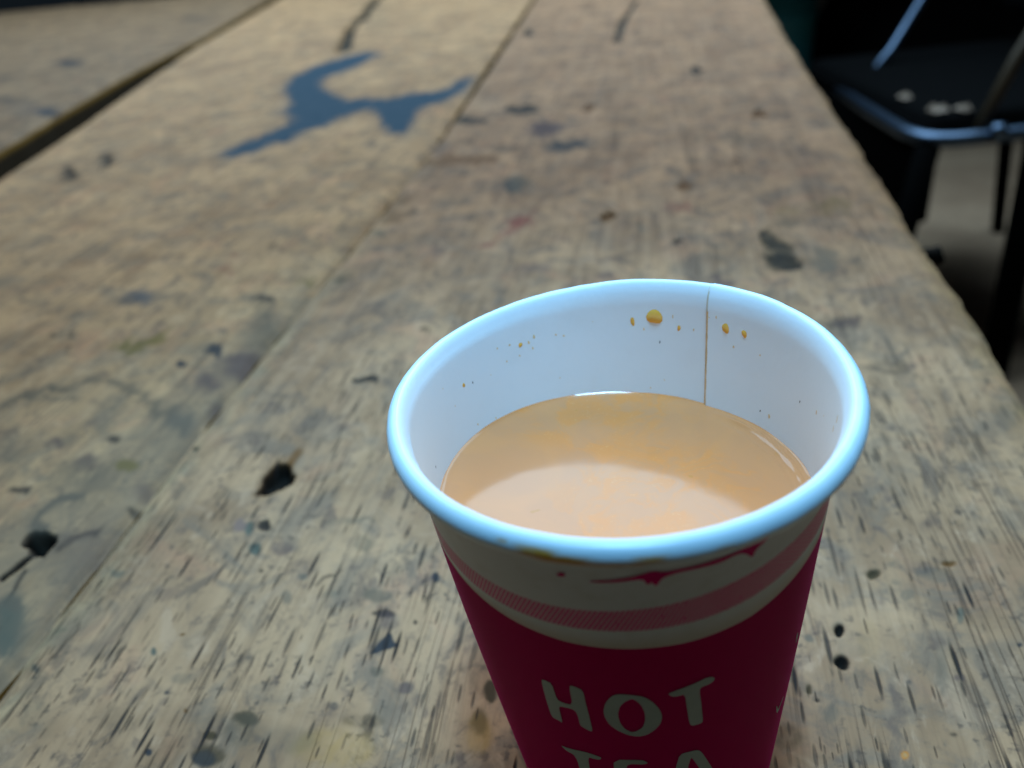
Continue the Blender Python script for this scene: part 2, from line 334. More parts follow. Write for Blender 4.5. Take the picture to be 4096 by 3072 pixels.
 ('dark',0.6,0.5,0,[(-0.2479,0.1812),(-0.2470,0.1791),(-0.2472,0.1779),(-0.2485,0.1779),(-0.2504,0.1792),(-0.2523,0.1813),(-0.2533,0.1834),(-0.2531,0.1847),(-0.2518,0.1847),(-0.2498,0.1833)]),
 ('dark',0.6,0.5,0,[(-0.2413,0.1821),(-0.2405,0.1801),(-0.2410,0.1788),(-0.2427,0.1789),(-0.2450,0.1802),(-0.2469,0.1823),(-0.2478,0.1844),(-0.2473,0.1857),(-0.2455,0.1856),(-0.2433,0.1842)]),
 ('dark',0.5,0.5,0,[(-0.2350,0.1706),(-0.2342,0.1690),(-0.2342,0.1680),(-0.2352,0.1681),(-0.2366,0.1691),(-0.2379,0.1707),(-0.2388,0.1724),(-0.2387,0.1734),(-0.2378,0.1733),(-0.2363,0.1723)]),
 ('grey',0.35,0.7,0,[(-0.3073,0.2707),(-0.3063,0.2656),(-0.3107,0.2629),(-0.3190,0.2636),(-0.3281,0.2673),(-0.3346,0.2729),(-0.3359,0.2782),(-0.3314,0.2811),(-0.3228,0.2803),(-0.3136,0.2763)]),
 ('grey',0.4,0.6,0,[(-0.2623,0.2992),(-0.2613,0.2958),(-0.2625,0.2939),(-0.2654,0.2941),(-0.2690,0.2965),(-0.2719,0.3001),(-0.2730,0.3036),(-0.2718,0.3056),(-0.2688,0.3053),(-0.2651,0.3028)]),
 ('grey',0.4,0.6,0,[(-0.2371,0.2684),(-0.2370,0.2659),(-0.2394,0.2646),(-0.2435,0.2650),(-0.2477,0.2668),(-0.2504,0.2695),(-0.2506,0.2720),(-0.2481,0.2734),(-0.2439,0.2730),(-0.2397,0.2711)]),
 ('grey',0.35,0.7,0,[(-0.2740,0.2163),(-0.2744,0.2124),(-0.2812,0.2102),(-0.2918,0.2108),(-0.3024,0.2137),(-0.3089,0.2181),(-0.3088,0.2223),(-0.3018,0.2245),(-0.2908,0.2239),(-0.2802,0.2207)]),
 ('grey',0.3,0.7,0,[(-0.2617,0.2268),(-0.2615,0.2227),(-0.2667,0.2204),(-0.2752,0.2209),(-0.2840,0.2239),(-0.2898,0.2285),(-0.2902,0.2328),(-0.2849,0.2351),(-0.2760,0.2346),(-0.2671,0.2314)]),
 ('dark',0.55,0.5,0,[(-0.1304,0.2328),(-0.1302,0.2287),(-0.1323,0.2263),(-0.1359,0.2266),(-0.1396,0.2293),(-0.1422,0.2336),(-0.1426,0.2378),(-0.1405,0.2403),(-0.1368,0.2401),(-0.1329,0.2372)]),
 ('navy',0.7,0.5,0,[(-0.0689,0.3599),(-0.0692,0.3520),(-0.0722,0.3476),(-0.0767,0.3483),(-0.0811,0.3537),(-0.0839,0.3621),(-0.0838,0.3704),(-0.0808,0.3751),(-0.0760,0.3744),(-0.0715,0.3685)]),
 ('dark',0.5,0.5,0,[(-0.1215,0.3229),(-0.1215,0.3196),(-0.1231,0.3178),(-0.1258,0.3181),(-0.1285,0.3205),(-0.1303,0.3240),(-0.1303,0.3274),(-0.1287,0.3292),(-0.1259,0.3289),(-0.1232,0.3265)]),
 ('brown',0.5,0.5,0,[(-0.1257,0.3174),(-0.1254,0.3094),(-0.1287,0.3049),(-0.1344,0.3055),(-0.1406,0.3111),(-0.1448,0.3197),(-0.1455,0.3281),(-0.1421,0.3330),(-0.1361,0.3322),(-0.1298,0.3262)]),
 ('brown',0.5,0.5,0,[(-0.1288,0.3438),(-0.1294,0.3388),(-0.1335,0.3362),(-0.1396,0.3370),(-0.1454,0.3408),(-0.1489,0.3464),(-0.1485,0.3516),(-0.1443,0.3543),(-0.1380,0.3534),(-0.1321,0.3494)]),
 ('grey',0.6,0.5,0,[(-0.1321,0.2900),(-0.1316,0.2858),(-0.1329,0.2834),(-0.1355,0.2836),(-0.1383,0.2864),(-0.1404,0.2908),(-0.1409,0.2951),(-0.1396,0.2976),(-0.1370,0.2974),(-0.1341,0.2944)]),
 ('grey',0.35,0.6,0,[(-0.0991,0.3452),(-0.0980,0.3326),(-0.1001,0.3254),(-0.1046,0.3259),(-0.1099,0.3341),(-0.1142,0.3473),(-0.1157,0.3607),(-0.1137,0.3689),(-0.1088,0.3682),(-0.1032,0.3589)]),
 ('purple',0.45,0.5,0,[(-0.0945,0.2614),(-0.0942,0.2568),(-0.0954,0.2541),(-0.0977,0.2542),(-0.1003,0.2573),(-0.1021,0.2620),(-0.1025,0.2667),(-0.1013,0.2696),(-0.0989,0.2694),(-0.0963,0.2662)]),
 ('olive',0.5,0.5,0,[(-0.1509,0.2313),(-0.1506,0.2285),(-0.1521,0.2268),(-0.1548,0.2270),(-0.1577,0.2289),(-0.1597,0.2319),(-0.1600,0.2349),(-0.1585,0.2366),(-0.1557,0.2364),(-0.1528,0.2344)]),
 ('grey',0.35,0.6,0,[(-0.1551,0.2447),(-0.1545,0.2394),(-0.1568,0.2364),(-0.1612,0.2367),(-0.1660,0.2402),(-0.1695,0.2457),(-0.1703,0.2511),(-0.1680,0.2543),(-0.1634,0.2540),(-0.1585,0.2502)]),
 ('dark',0.5,0.5,0,[(-0.1806,0.2754),(-0.1806,0.2726),(-0.1827,0.2711),(-0.1861,0.2714),(-0.1897,0.2734),(-0.1920,0.2764),(-0.1921,0.2793),(-0.1900,0.2808),(-0.1865,0.2805),(-0.1829,0.2784)]),
 ('grey',0.5,0.5,0,[(-0.1757,0.3358),(-0.1750,0.3313),(-0.1764,0.3289),(-0.1793,0.3292),(-0.1826,0.3323),(-0.1852,0.3370),(-0.1859,0.3415),(-0.1845,0.3441),(-0.1816,0.3437),(-0.1782,0.3405)]),
 ('grey',0.5,0.5,0,[(-0.1094,0.2610),(-0.1091,0.2583),(-0.1100,0.2566),(-0.1115,0.2568),(-0.1133,0.2586),(-0.1145,0.2615),(-0.1148,0.2643),(-0.1139,0.2660),(-0.1123,0.2658),(-0.1106,0.2639)]),
 ('navy',0.4,0.5,0,[(-0.0550,0.2025),(-0.0551,0.1997),(-0.0561,0.1981),(-0.0577,0.1982),(-0.0593,0.1999),(-0.0603,0.2028),(-0.0603,0.2056),(-0.0592,0.2073),(-0.0576,0.2072),(-0.0560,0.2054)]),
 ('dark',0.8,0.4,0,[(-0.0921,0.1412),(-0.0926,0.1396),(-0.0948,0.1386),(-0.0980,0.1387),(-0.1009,0.1397),(-0.1025,0.1414),(-0.1020,0.1430),(-0.0997,0.1440),(-0.0965,0.1440),(-0.0935,0.1429)]),
 ('dark',0.6,0.5,0,[(-0.0835,0.1810),(-0.0833,0.1791),(-0.0838,0.1780),(-0.0848,0.1780),(-0.0858,0.1792),(-0.0866,0.1811),(-0.0868,0.1831),(-0.0863,0.1843),(-0.0853,0.1842),(-0.0842,0.1830)]),
 ('dark',0.35,0.5,0,[(-0.0934,0.1792),(-0.0927,0.1754),(-0.0928,0.1732),(-0.0937,0.1732),(-0.0950,0.1755),(-0.0963,0.1793),(-0.0971,0.1832),(-0.0970,0.1856),(-0.0961,0.1856),(-0.0947,0.1831)]),
 ('grey',0.35,0.6,0,[(-0.1059,0.2244),(-0.1052,0.2196),(-0.1062,0.2168),(-0.1083,0.2170),(-0.1109,0.2200),(-0.1129,0.2248),(-0.1136,0.2297),(-0.1127,0.2326),(-0.1105,0.2325),(-0.1078,0.2293)]),
 ('brown',0.35,0.6,0,[(-0.0935,0.2431),(-0.0934,0.2389),(-0.0952,0.2364),(-0.0981,0.2366),(-0.1012,0.2394),(-0.1032,0.2438),(-0.1034,0.2482),(-0.1016,0.2508),(-0.0985,0.2505),(-0.0954,0.2476)]),
 ('maroon',0.6,0.3,0,[(-0.0826,0.2635),(-0.0784,0.2703),(-0.0721,0.2739),(-0.0692,0.2871),(-0.0655,0.3011),(-0.0567,0.3190),(-0.0551,0.3111),(-0.0623,0.2917),(-0.0664,0.2766),(-0.0701,0.2656),(-0.0769,0.2622)]),
 ('grey',0.65,0.25,0,[(-0.2417,0.1198),(-0.2361,0.1262),(-0.2324,0.1320),(-0.2242,0.1392),(-0.2069,0.1456),(-0.1944,0.1426),(-0.1813,0.1343),(-0.1704,0.1256),(-0.1612,0.1166),(-0.1623,0.1142),(-0.1720,0.1223),(-0.1803,0.1290),(-0.1921,0.1371),(-0.2042,0.1413),(-0.2202,0.1350),(-0.2281,0.1275),(-0.2338,0.1232),(-0.2391,0.1164)]),
 ('slate',0.6,0.5,0,[(-0.1506,0.1135),(-0.1492,0.1086),(-0.1504,0.1056),(-0.1537,0.1056),(-0.1581,0.1085),(-0.1618,0.1135),(-0.1635,0.1186),(-0.1624,0.1218),(-0.1588,0.1218),(-0.1543,0.1186)]),
 ('purple',0.55,0.6,0,[(-0.1536,0.1412),(-0.1528,0.1375),(-0.1542,0.1353),(-0.1573,0.1353),(-0.1609,0.1376),(-0.1637,0.1413),(-0.1647,0.1451),(-0.1633,0.1475),(-0.1601,0.1475),(-0.1564,0.1450)]),
 ('purple',0.5,0.5,0,[(-0.1412,0.1190),(-0.1391,0.1135),(-0.1389,0.1102),(-0.1406,0.1102),(-0.1436,0.1135),(-0.1468,0.1190),(-0.1491,0.1248),(-0.1494,0.1284),(-0.1476,0.1284),(-0.1444,0.1248)]),
 ('dark',0.6,0.5,0,[(-0.1714,0.1020),(-0.1713,0.1008),(-0.1725,0.1001),(-0.1745,0.1001),(-0.1766,0.1008),(-0.1779,0.1020),(-0.1780,0.1032),(-0.1769,0.1040),(-0.1749,0.1040),(-0.1728,0.1032)]),
 ('purple',0.5,0.5,0,[(-0.1902,0.0996),(-0.1897,0.0977),(-0.1907,0.0965),(-0.1930,0.0965),(-0.1957,0.0976),(-0.1977,0.0995),(-0.1984,0.1015),(-0.1973,0.1027),(-0.1949,0.1027),(-0.1922,0.1016)]),
 ('grey',0.35,0.8,0,[(-0.1632,0.0829),(-0.1613,0.0762),(-0.1643,0.0722),(-0.1709,0.0720),(-0.1791,0.0758),(-0.1859,0.0824),(-0.1885,0.0894),(-0.1856,0.0940),(-0.1783,0.0941),(-0.1697,0.0898)]),
 ('olive',0.5,0.5,0,[(-0.1573,0.0883),(-0.1574,0.0869),(-0.1593,0.0860),(-0.1622,0.0860),(-0.1651,0.0867),(-0.1669,0.0881),(-0.1668,0.0895),(-0.1649,0.0904),(-0.1619,0.0904),(-0.1590,0.0896)]),
 ('dark',0.6,0.5,0,[(-0.1862,0.0747),(-0.1863,0.0738),(-0.1878,0.0732),(-0.1902,0.0731),(-0.1926,0.0736),(-0.1940,0.0745),(-0.1939,0.0754),(-0.1924,0.0760),(-0.1900,0.0761),(-0.1876,0.0756)]),
 ('slate',0.45,0.6,0,[(-0.2064,0.0943),(-0.2009,0.0862),(-0.1988,0.0814),(-0.2004,0.0814),(-0.2054,0.0862),(-0.2120,0.0943),(-0.2179,0.1029),(-0.2207,0.1084),(-0.2188,0.1085),(-0.2132,0.1029)]),
 ('dark',0.45,0.5,0,[(-0.1445,0.0675),(-0.1443,0.0663),(-0.1453,0.0656),(-0.1470,0.0655),(-0.1488,0.0662),(-0.1501,0.0673),(-0.1502,0.0685),(-0.1493,0.0693),(-0.1475,0.0694),(-0.1457,0.0687)]),
 ('purple',0.35,0.6,0,[(-0.1725,0.0900),(-0.1715,0.0873),(-0.1725,0.0855),(-0.1749,0.0855),(-0.1780,0.0871),(-0.1805,0.0899),(-0.1816,0.0927),(-0.1807,0.0945),(-0.1782,0.0945),(-0.1750,0.0928)]),
 ('purple',0.35,0.6,0,[(-0.1457,0.0770),(-0.1452,0.0749),(-0.1461,0.0735),(-0.1481,0.0735),(-0.1505,0.0747),(-0.1523,0.0768),(-0.1530,0.0790),(-0.1521,0.0804),(-0.1500,0.0804),(-0.1476,0.0791)]),
 ('grey',0.4,0.6,0,[(-0.2067,0.1345),(-0.2073,0.1329),(-0.2111,0.1320),(-0.2167,0.1320),(-0.2219,0.1330),(-0.2247,0.1346),(-0.2241,0.1362),(-0.2202,0.1372),(-0.2146,0.1371),(-0.2094,0.1361)]),
 ('grey',0.4,0.6,0,[(-0.2063,0.1283),(-0.2077,0.1268),(-0.2135,0.1258),(-0.2216,0.1259),(-0.2288,0.1268),(-0.2325,0.1284),(-0.2311,0.1300),(-0.2251,0.1309),(-0.2170,0.1309),(-0.2098,0.1299)]),
 ('black',1,0.12,0.006,[(-0.1720,0.0502),(-0.1723,0.0536),(-0.1714,0.0557),(-0.1652,0.0554),(-0.1616,0.0528),(-0.1625,0.0482),(-0.1620,0.0454),(-0.1646,0.0450),(-0.1689,0.0475)]),
 ('slate',0.7,0.3,0,[(-0.1719,0.0542),(-0.1754,0.0612),(-0.1768,0.0655),(-0.1751,0.0710),(-0.1684,0.0741),(-0.1669,0.0730),(-0.1730,0.0691),(-0.1742,0.0639),(-0.1713,0.0593),(-0.1674,0.0553)]),
 ('black',0.95,0.2,0.003,[(-0.1675,0.0470),(-0.1683,0.0447),(-0.1689,0.0410),(-0.1705,0.0355),(-0.1686,0.0339),(-0.1668,0.0401),(-0.1655,0.0452)]),
 ('dark',0.7,0.3,0.001,[(-0.1651,0.0411),(-0.1637,0.0359),(-0.1615,0.0292),(-0.1605,0.0260),(-0.1598,0.0269),(-0.1618,0.0342),(-0.1634,0.0403)]),
 ('dark',0.55,0.4,0,[(-0.1612,0.0507),(-0.1580,0.0557),(-0.1527,0.0579),(-0.1515,0.0559),(-0.1564,0.0533),(-0.1593,0.0488)]),
 ('purple',0.3,0.8,0,[(-0.1409,0.0505),(-0.1386,0.0441),(-0.1404,0.0401),(-0.1453,0.0399),(-0.1519,0.0435),(-0.1578,0.0498),(-0.1606,0.0567),(-0.1591,0.0612),(-0.1536,0.0614),(-0.1466,0.0572)]),
 ('teal',0.6,0.6,0,[(-0.1503,0.0203),(-0.1477,0.0157),(-0.1475,0.0128),(-0.1497,0.0127),(-0.1536,0.0153),(-0.1579,0.0199),(-0.1608,0.0248),(-0.1612,0.0280),(-0.1588,0.0281),(-0.1545,0.0251)]),
 ('teal',0.35,0.6,0,[(-0.1551,0.0279),(-0.1538,0.0252),(-0.1542,0.0234),(-0.1562,0.0233),(-0.1590,0.0249),(-0.1617,0.0276),(-0.1631,0.0304),(-0.1628,0.0322),(-0.1607,0.0323),(-0.1578,0.0307)]),
 ('brown',0.6,0.35,0,[(-0.1114,0.0742),(-0.1132,0.0835),(-0.1121,0.0889),(-0.1100,0.0913),(-0.1048,0.0908),(-0.1010,0.0844),(-0.1006,0.0792),(-0.1024,0.0753),(-0.1068,0.0728)]),
 ('black',1,0.14,0.005,[(-0.1107,0.0753),(-0.1120,0.0824),(-0.1113,0.0871),(-0.1100,0.0895),(-0.1051,0.0890),(-0.1023,0.0849),(-0.1017,0.0803),(-0.1033,0.0766),(-0.1067,0.0743)]),
 ('brown',0.7,0.4,0,[(-0.1072,0.0902),(-0.1073,0.0964),(-0.1054,0.0996),(-0.1034,0.0964),(-0.1039,0.0915),(-0.1046,0.0884)]),
 ('tan',0.5,0.5,0,[(-0.1061,0.0810),(-0.1060,0.0803),(-0.1064,0.0798),(-0.1072,0.0798),(-0.1079,0.0802),(-0.1085,0.0810),(-0.1086,0.0817),(-0.1081,0.0822),(-0.1074,0.0822),(-0.1066,0.0817)]),
 ('umber',0.72,0.45,0.0008,[(0.0531,0.2770),(0.0574,0.2780),(0.0615,0.2687),(0.0655,0.2529),(0.0683,0.2375),(0.0650,0.2286),(0.0564,0.2268),(0.0521,0.2382)]),
 ('black',0.5,0.6,0.0008,[(0.0574,0.2706),(0.0568,0.2687),(0.0558,0.2677),(0.0547,0.2678),(0.0539,0.2690),(0.0538,0.2709),(0.0543,0.2728),(0.0553,0.2739),(0.0565,0.2737),(0.0572,0.2725)]),
 ('black',0.5,0.6,0.0008,[(0.0594,0.2589),(0.0588,0.2568),(0.0576,0.2556),(0.0563,0.2558),(0.0554,0.2571),(0.0553,0.2593),(0.0559,0.2614),(0.0571,0.2626),(0.0584,0.2625),(0.0592,0.2611)]),
 ('black',0.5,0.6,0.0008,[(0.0625,0.2558),(0.0620,0.2543),(0.0611,0.2534),(0.0602,0.2535),(0.0595,0.2545),(0.0594,0.2561),(0.0599,0.2577),(0.0608,0.2586),(0.0618,0.2585),(0.0624,0.2575)]),
 ('black',0.5,0.6,0.0008,[(0.0607,0.2427),(0.0599,0.2405),(0.0586,0.2392),(0.0572,0.2393),(0.0563,0.2407),(0.0561,0.2430),(0.0568,0.2453),(0.0581,0.2466),(0.0595,0.2465),(0.0605,0.2450)]),
 ('black',0.5,0.6,0.0008,[(0.0654,0.2449),(0.0648,0.2429),(0.0637,0.2418),(0.0624,0.2419),(0.0616,0.2432),(0.0615,0.2452),(0.0621,0.2472),(0.0633,0.2483),(0.0645,0.2482),(0.0653,0.2469)]),
 ('black',0.5,0.6,0.0008,[(0.0669,0.2346),(0.0662,0.2327),(0.0651,0.2316),(0.0639,0.2317),(0.0631,0.2330),(0.0630,0.2349),(0.0636,0.2367),(0.0647,0.2378),(0.0659,0.2377),(0.0668,0.2365)]),
 ('black',0.5,0.6,0.0008,[(0.0559,0.2431),(0.0555,0.2417),(0.0547,0.2409),(0.0539,0.2410),(0.0533,0.2419),(0.0532,0.2433),(0.0536,0.2446),(0.0544,0.2454),(0.0552,0.2453),(0.0558,0.2444)]),
 ('black',0.5,0.6,0.0008,[(0.0619,0.2325),(0.0613,0.2306),(0.0602,0.2296),(0.0590,0.2297),(0.0582,0.2309),(0.0580,0.2328),(0.0586,0.2346),(0.0597,0.2357),(0.0609,0.2356),(0.0618,0.2344)]),
 ('black',0.55,0.6,0.001,[(0.0558,0.2457),(0.0622,0.2504),(0.0671,0.2370),(0.0641,0.2286),(0.0577,0.2291)]),
 ('slate',0.55,0.5,0,[(0.0830,0.2371),(0.0804,0.2293),(0.0764,0.2248),(0.0726,0.2251),(0.0701,0.2301),(0.0701,0.2381),(0.0726,0.2462),(0.0767,0.2511),(0.0808,0.2508),(0.0832,0.2453)]),
 ('grey',0.5,0.5,0,[(0.0736,0.2824),(0.0719,0.2786),(0.0685,0.2766),(0.0647,0.2770),(0.0619,0.2797),(0.0612,0.2838),(0.0629,0.2876),(0.0663,0.2898),(0.0702,0.2894),(0.0730,0.2865)]),
 ('olive',0.5,0.6,0,[(0.0992,0.3036),(0.0962,0.2962),(0.0913,0.2921),(0.0862,0.2926),(0.0828,0.2978),(0.0823,0.3057),(0.0852,0.3134),(0.0903,0.3179),(0.0957,0.3172),(0.0990,0.3116)]),
 ('dark',0.9,0.35,0.002,[(0.0446,0.6565),(0.0432,0.6457),(0.0405,0.6397),(0.0375,0.6407),(0.0353,0.6484),(0.0347,0.6600),(0.0361,0.6713),(0.0389,0.6777),(0.0420,0.6765),(0.0442,0.6683)]),
 ('brown',0.9,0.35,0.002,[(0.0795,0.4942),(0.0778,0.4860),(0.0751,0.4815),(0.0723,0.4822),(0.0706,0.4878),(0.0706,0.4964),(0.0722,0.5048),(0.0750,0.5097),(0.0779,0.5089),(0.0796,0.5029)]),
 ('brown',0.9,0.35,0.002,[(-0.0138,0.3043),(-0.0145,0.2987),(-0.0165,0.2955),(-0.0192,0.2958),(-0.0217,0.2995),(-0.0228,0.3054),(-0.0223,0.3112),(-0.0202,0.3146),(-0.0174,0.3143),(-0.0149,0.3103)]),
 ('brown',0.9,0.35,0.001,[(0.0253,0.3488),(0.0244,0.3440),(0.0226,0.3412),(0.0205,0.3415),(0.0189,0.3448),(0.0183,0.3498),(0.0191,0.3548),(0.0210,0.3577),(0.0231,0.3573),(0.0248,0.3539)]),
 ('dark',0.9,0.35,0.001,[(0.0193,0.2626),(0.0188,0.2601),(0.0177,0.2587),(0.0164,0.2588),(0.0154,0.2604),(0.0151,0.2630),(0.0155,0.2655),(0.0166,0.2670),(0.0179,0.2669),(0.0189,0.2652)]),
 ('dark',0.9,0.35,0.002,[(-0.1362,0.9514),(-0.1352,0.9328),(-0.1372,0.9228),(-0.1415,0.9249),(-0.1466,0.9383),(-0.1506,0.9585),(-0.1519,0.9780),(-0.1500,0.9890),(-0.1454,0.9867),(-0.1401,0.9721)]),
 ('brown',0.9,0.35,0.001,[(-0.0393,0.5439),(-0.0396,0.5355),(-0.0416,0.5308),(-0.0444,0.5316),(-0.0471,0.5374),(-0.0486,0.5463),(-0.0483,0.5550),(-0.0464,0.5599),(-0.0434,0.5591),(-0.0407,0.5529)]),
 ('dark',0.8,0.5,0,[(-0.0799,0.5493),(-0.0813,0.5391),(-0.0873,0.5343),(-0.0959,0.5365),(-0.1039,0.5449),(-0.1083,0.5567),(-0.1072,0.5675),(-0.1009,0.5727),(-0.0919,0.5702),(-0.0839,0.5612)]),
 ('purple',0.75,0.5,0,[(-0.0592,0.4835),(-0.0604,0.4707),(-0.0661,0.4640),(-0.0742,0.4657),(-0.0819,0.4753),(-0.0863,0.4896),(-0.0856,0.5032),(-0.0797,0.5107),(-0.0710,0.5086),(-0.0632,0.4980)]),
 ('navy',0.75,0.5,0,[(-0.0352,0.4372),(-0.0378,0.4294),(-0.0457,0.4259),(-0.0560,0.4278),(-0.0650,0.4347),(-0.0693,0.4440),(-0.0670,0.4522),(-0.0588,0.4560),(-0.0480,0.4537),(-0.0390,0.4465)]),
 ('slate',0.6,0.5,0,[(-0.0640,0.3642),(-0.0643,0.3543),(-0.0676,0.3488),(-0.0726,0.3495),(-0.0776,0.3562),(-0.0808,0.3668),(-0.0808,0.3772),(-0.0775,0.3833),(-0.0721,0.3825),(-0.0669,0.3750)]),
 ('maroon',0.45,0.5,0,[(0.0258,0.3093),(0.0241,0.3042),(0.0200,0.3015),(0.0151,0.3021),(0.0112,0.3058),(0.0097,0.3113),(0.0113,0.3165),(0.0154,0.3194),(0.0205,0.3187),(0.0245,0.3148)]),
 ('slate',0.5,0.5,0,[(0.0028,0.2837),(0.0022,0.2790),(0.0006,0.2763),(-0.0014,0.2765),(-0.0031,0.2796),(-0.0039,0.2845),(-0.0033,0.2893),(-0.0017,0.2922),(0.0004,0.2919),(0.0021,0.2887)]),
 ('purple',0.6,0.5,0,[(0.0390,0.2185),(0.0375,0.2154),(0.0341,0.2136),(0.0302,0.2138),(0.0271,0.2160),(0.0260,0.2193),(0.0274,0.2226),(0.0308,0.2244),(0.0349,0.2242),(0.0380,0.2219)]),
 ('slate',0.45,0.5,0,[(0.0018,0.2245),(0.0012,0.2195),(-0.0005,0.2165),(-0.0026,0.2167),(-0.0044,0.2198),(-0.0052,0.2250),(-0.0047,0.2301),(-0.0029,0.2333),(-0.0007,0.2331),(0.0011,0.2297)]),
 ('purple',0.5,0.5,0,[(-0.0398,0.2374),(-0.0408,0.2336),(-0.0441,0.2314),(-0.0487,0.2317),(-0.0527,0.2344),(-0.0546,0.2385),(-0.0538,0.2425),(-0.0503,0.2448),(-0.0457,0.2444),(-0.0416,0.2416)]),
 ('purple',0.5,0.5,0,[(-0.0096,0.2265),(-0.0104,0.2231),(-0.0128,0.2212),(-0.0158,0.2214),(-0.0184,0.2236),(-0.0196,0.2272),(-0.0188,0.2306),(-0.0164,0.2326),(-0.0133,0.2324),(-0.0107,0.2300)]),
 ('grey',0.4,0.5,0,[(0.0795,0.4301),(0.0741,0.4237),(0.0616,0.4217),(0.0464,0.4247),(0.0341,0.4319),(0.0296,0.4405),(0.0348,0.4473),(0.0480,0.4494),(0.0638,0.4460),(0.0757,0.4386)]),
 ('dark',0.4,0.5,0,[(0.0804,0.1818),(0.0781,0.1790),(0.0735,0.1775),(0.0680,0.1777),(0.0639,0.1796),(0.0627,0.1825),(0.0648,0.1854),(0.0696,0.1870),(0.0751,0.1868),(0.0792,0.1848)]),
 ('purple',0.45,0.5,0,[(0.0827,0.1817),(0.0810,0.1792),(0.0775,0.1777),(0.0736,0.1778),(0.0707,0.1796),(0.0699,0.1822),(0.0716,0.1849),(0.0752,0.1864),(0.0792,0.1862),(0.0821,0.1844)]),
 ('dark',0.5,0.5,0,[(0.0901,0.1475),(0.0880,0.1445),(0.0841,0.1427),(0.0797,0.1428),(0.0765,0.1447),(0.0758,0.1478),(0.0778,0.1509),(0.0819,0.1527),(0.0864,0.1526),(0.0895,0.1506)]),
 ('grey',0.35,0.5,0,[(0.0936,0.2350),(0.0912,0.2266),(0.0885,0.2217),(0.0863,0.2218),(0.0855,0.2270),(0.0864,0.2355),(0.0888,0.2443),(0.0917,0.2498),(0.0940,0.2495),(0.0947,0.2438)]),
 ('grey',0.3,0.5,0,[(0.0784,0.1606),(0.0758,0.1577),(0.0703,0.1561),(0.0638,0.1562),(0.0587,0.1582),(0.0571,0.1612),(0.0596,0.1641),(0.0653,0.1658),(0.0720,0.1656),(0.0770,0.1636)]),
 ('olive',0.35,0.5,0,[(0.0750,0.2999),(0.0730,0.2943),(0.0694,0.2912),(0.0655,0.2917),(0.0627,0.2955),(0.0622,0.3014),(0.0641,0.3072),(0.0678,0.3105),(0.0718,0.3099),(0.0746,0.3059)]),
 ('purple',0.4,0.5,0,[(-0.0371,0.4912),(-0.0409,0.4846),(-0.0521,0.4825),(-0.0665,0.4858),(-0.0790,0.4932),(-0.0846,0.5023),(-0.0810,0.5093),(-0.0693,0.5114),(-0.0543,0.5078),(-0.0420,0.5000)]),
 ('dark',0.35,0.5,0,[(0.0388,0.2405),(0.0364,0.2380),(0.0305,0.2368),(0.0232,0.2374),(0.0174,0.2395),(0.0152,0.2424),(0.0175,0.2450),(0.0236,0.2462),(0.0310,0.2456),(0.0367,0.2435)]),
 ('grey',0.3,0.5,0,[(0.1493,0.3684),(0.1452,0.3592),(0.1394,0.3541),(0.1339,0.3550),(0.1308,0.3616),(0.1312,0.3716),(0.1352,0.3814),(0.1413,0.3869),(0.1471,0.3858),(0.1501,0.3786)]),
 ('slate',0.3,0.5,0,[(0.1623,0.4564),(0.1563,0.4377),(0.1499,0.4273),(0.1453,0.4283),(0.1440,0.4405),(0.1467,0.4601),(0.1526,0.4802),(0.1596,0.4925),(0.1647,0.4911),(0.1656,0.4769)]),
 ('maroon',0.45,0.5,0,[(-0.0533,0.2979),(-0.0543,0.2929),(-0.0581,0.2902),(-0.0633,0.2908),(-0.0680,0.2944),(-0.0705,0.2998),(-0.0696,0.3050),(-0.0657,0.3078),(-0.0603,0.3072),(-0.0556,0.3034)]),
 ('purple',0.3,0.5,0,[(0.0139,0.4671),(0.0124,0.4569),(0.0086,0.4515),(0.0040,0.4524),(0.0001,0.4596),(-0.0014,0.4705),(-0.0000,0.4811),(0.0039,0.4871),(0.0087,0.4859),(0.0126,0.4782)]),
 ('brown',0.35,0.5,0,[(-0.0499,0.2690),(-0.0360,0.2894),(-0.0293,0.3271),(-0.0196,0.3576),(-0.0181,0.3532),(-0.0275,0.3195),(-0.0343,0.2828),(-0.0480,0.2629)]),
 ('black',0.9,0.45,0.003,[(-0.4108,0.4399),(-0.4039,0.4277),(-0.4021,0.4207),(-0.4061,0.4213),(-0.4143,0.4293),(-0.4240,0.4420),(-0.4316,0.4549),(-0.4337,0.4627),(-0.4295,0.4619),(-0.4206,0.4531)]),
 ('black',0.9,0.45,0.003,[(-0.3990,0.4709),(-0.3921,0.4576),(-0.3904,0.4500),(-0.3944,0.4507),(-0.4029,0.4594),(-0.4127,0.4733),(-0.4203,0.4874),(-0.4225,0.4958),(-0.4181,0.4950),(-0.4090,0.4853)]),
 ('grey',0.5,0.5,0,[(-0.4553,0.5410),(-0.4511,0.5321),(-0.4515,0.5273),(-0.4564,0.5283),(-0.4640,0.5347),(-0.4715,0.5443),(-0.4761,0.5535),(-0.4758,0.5586),(-0.4707,0.5575),(-0.4628,0.5507)]),
 ('black',0.95,0.35,0.0025,[(0.0467,0.0307),(0.0462,0.0294),(0.0455,0.0286),(0.0447,0.0285),(0.0443,0.0293),(0.0442,0.0306),(0.0447,0.0319),(0.0455,0.0328),(0.0462,0.0328),(0.0467,0.0320)]),
 ('black',0.95,0.35,0.0025,[(0.0460,0.0221),(0.0455,0.0211),(0.0446,0.0205),(0.0437,0.0204),(0.0430,0.0210),(0.0429,0.0219),(0.0433,0.0229),(0.0442,0.0236),(0.0452,0.0236),(0.0459,0.0231)]),
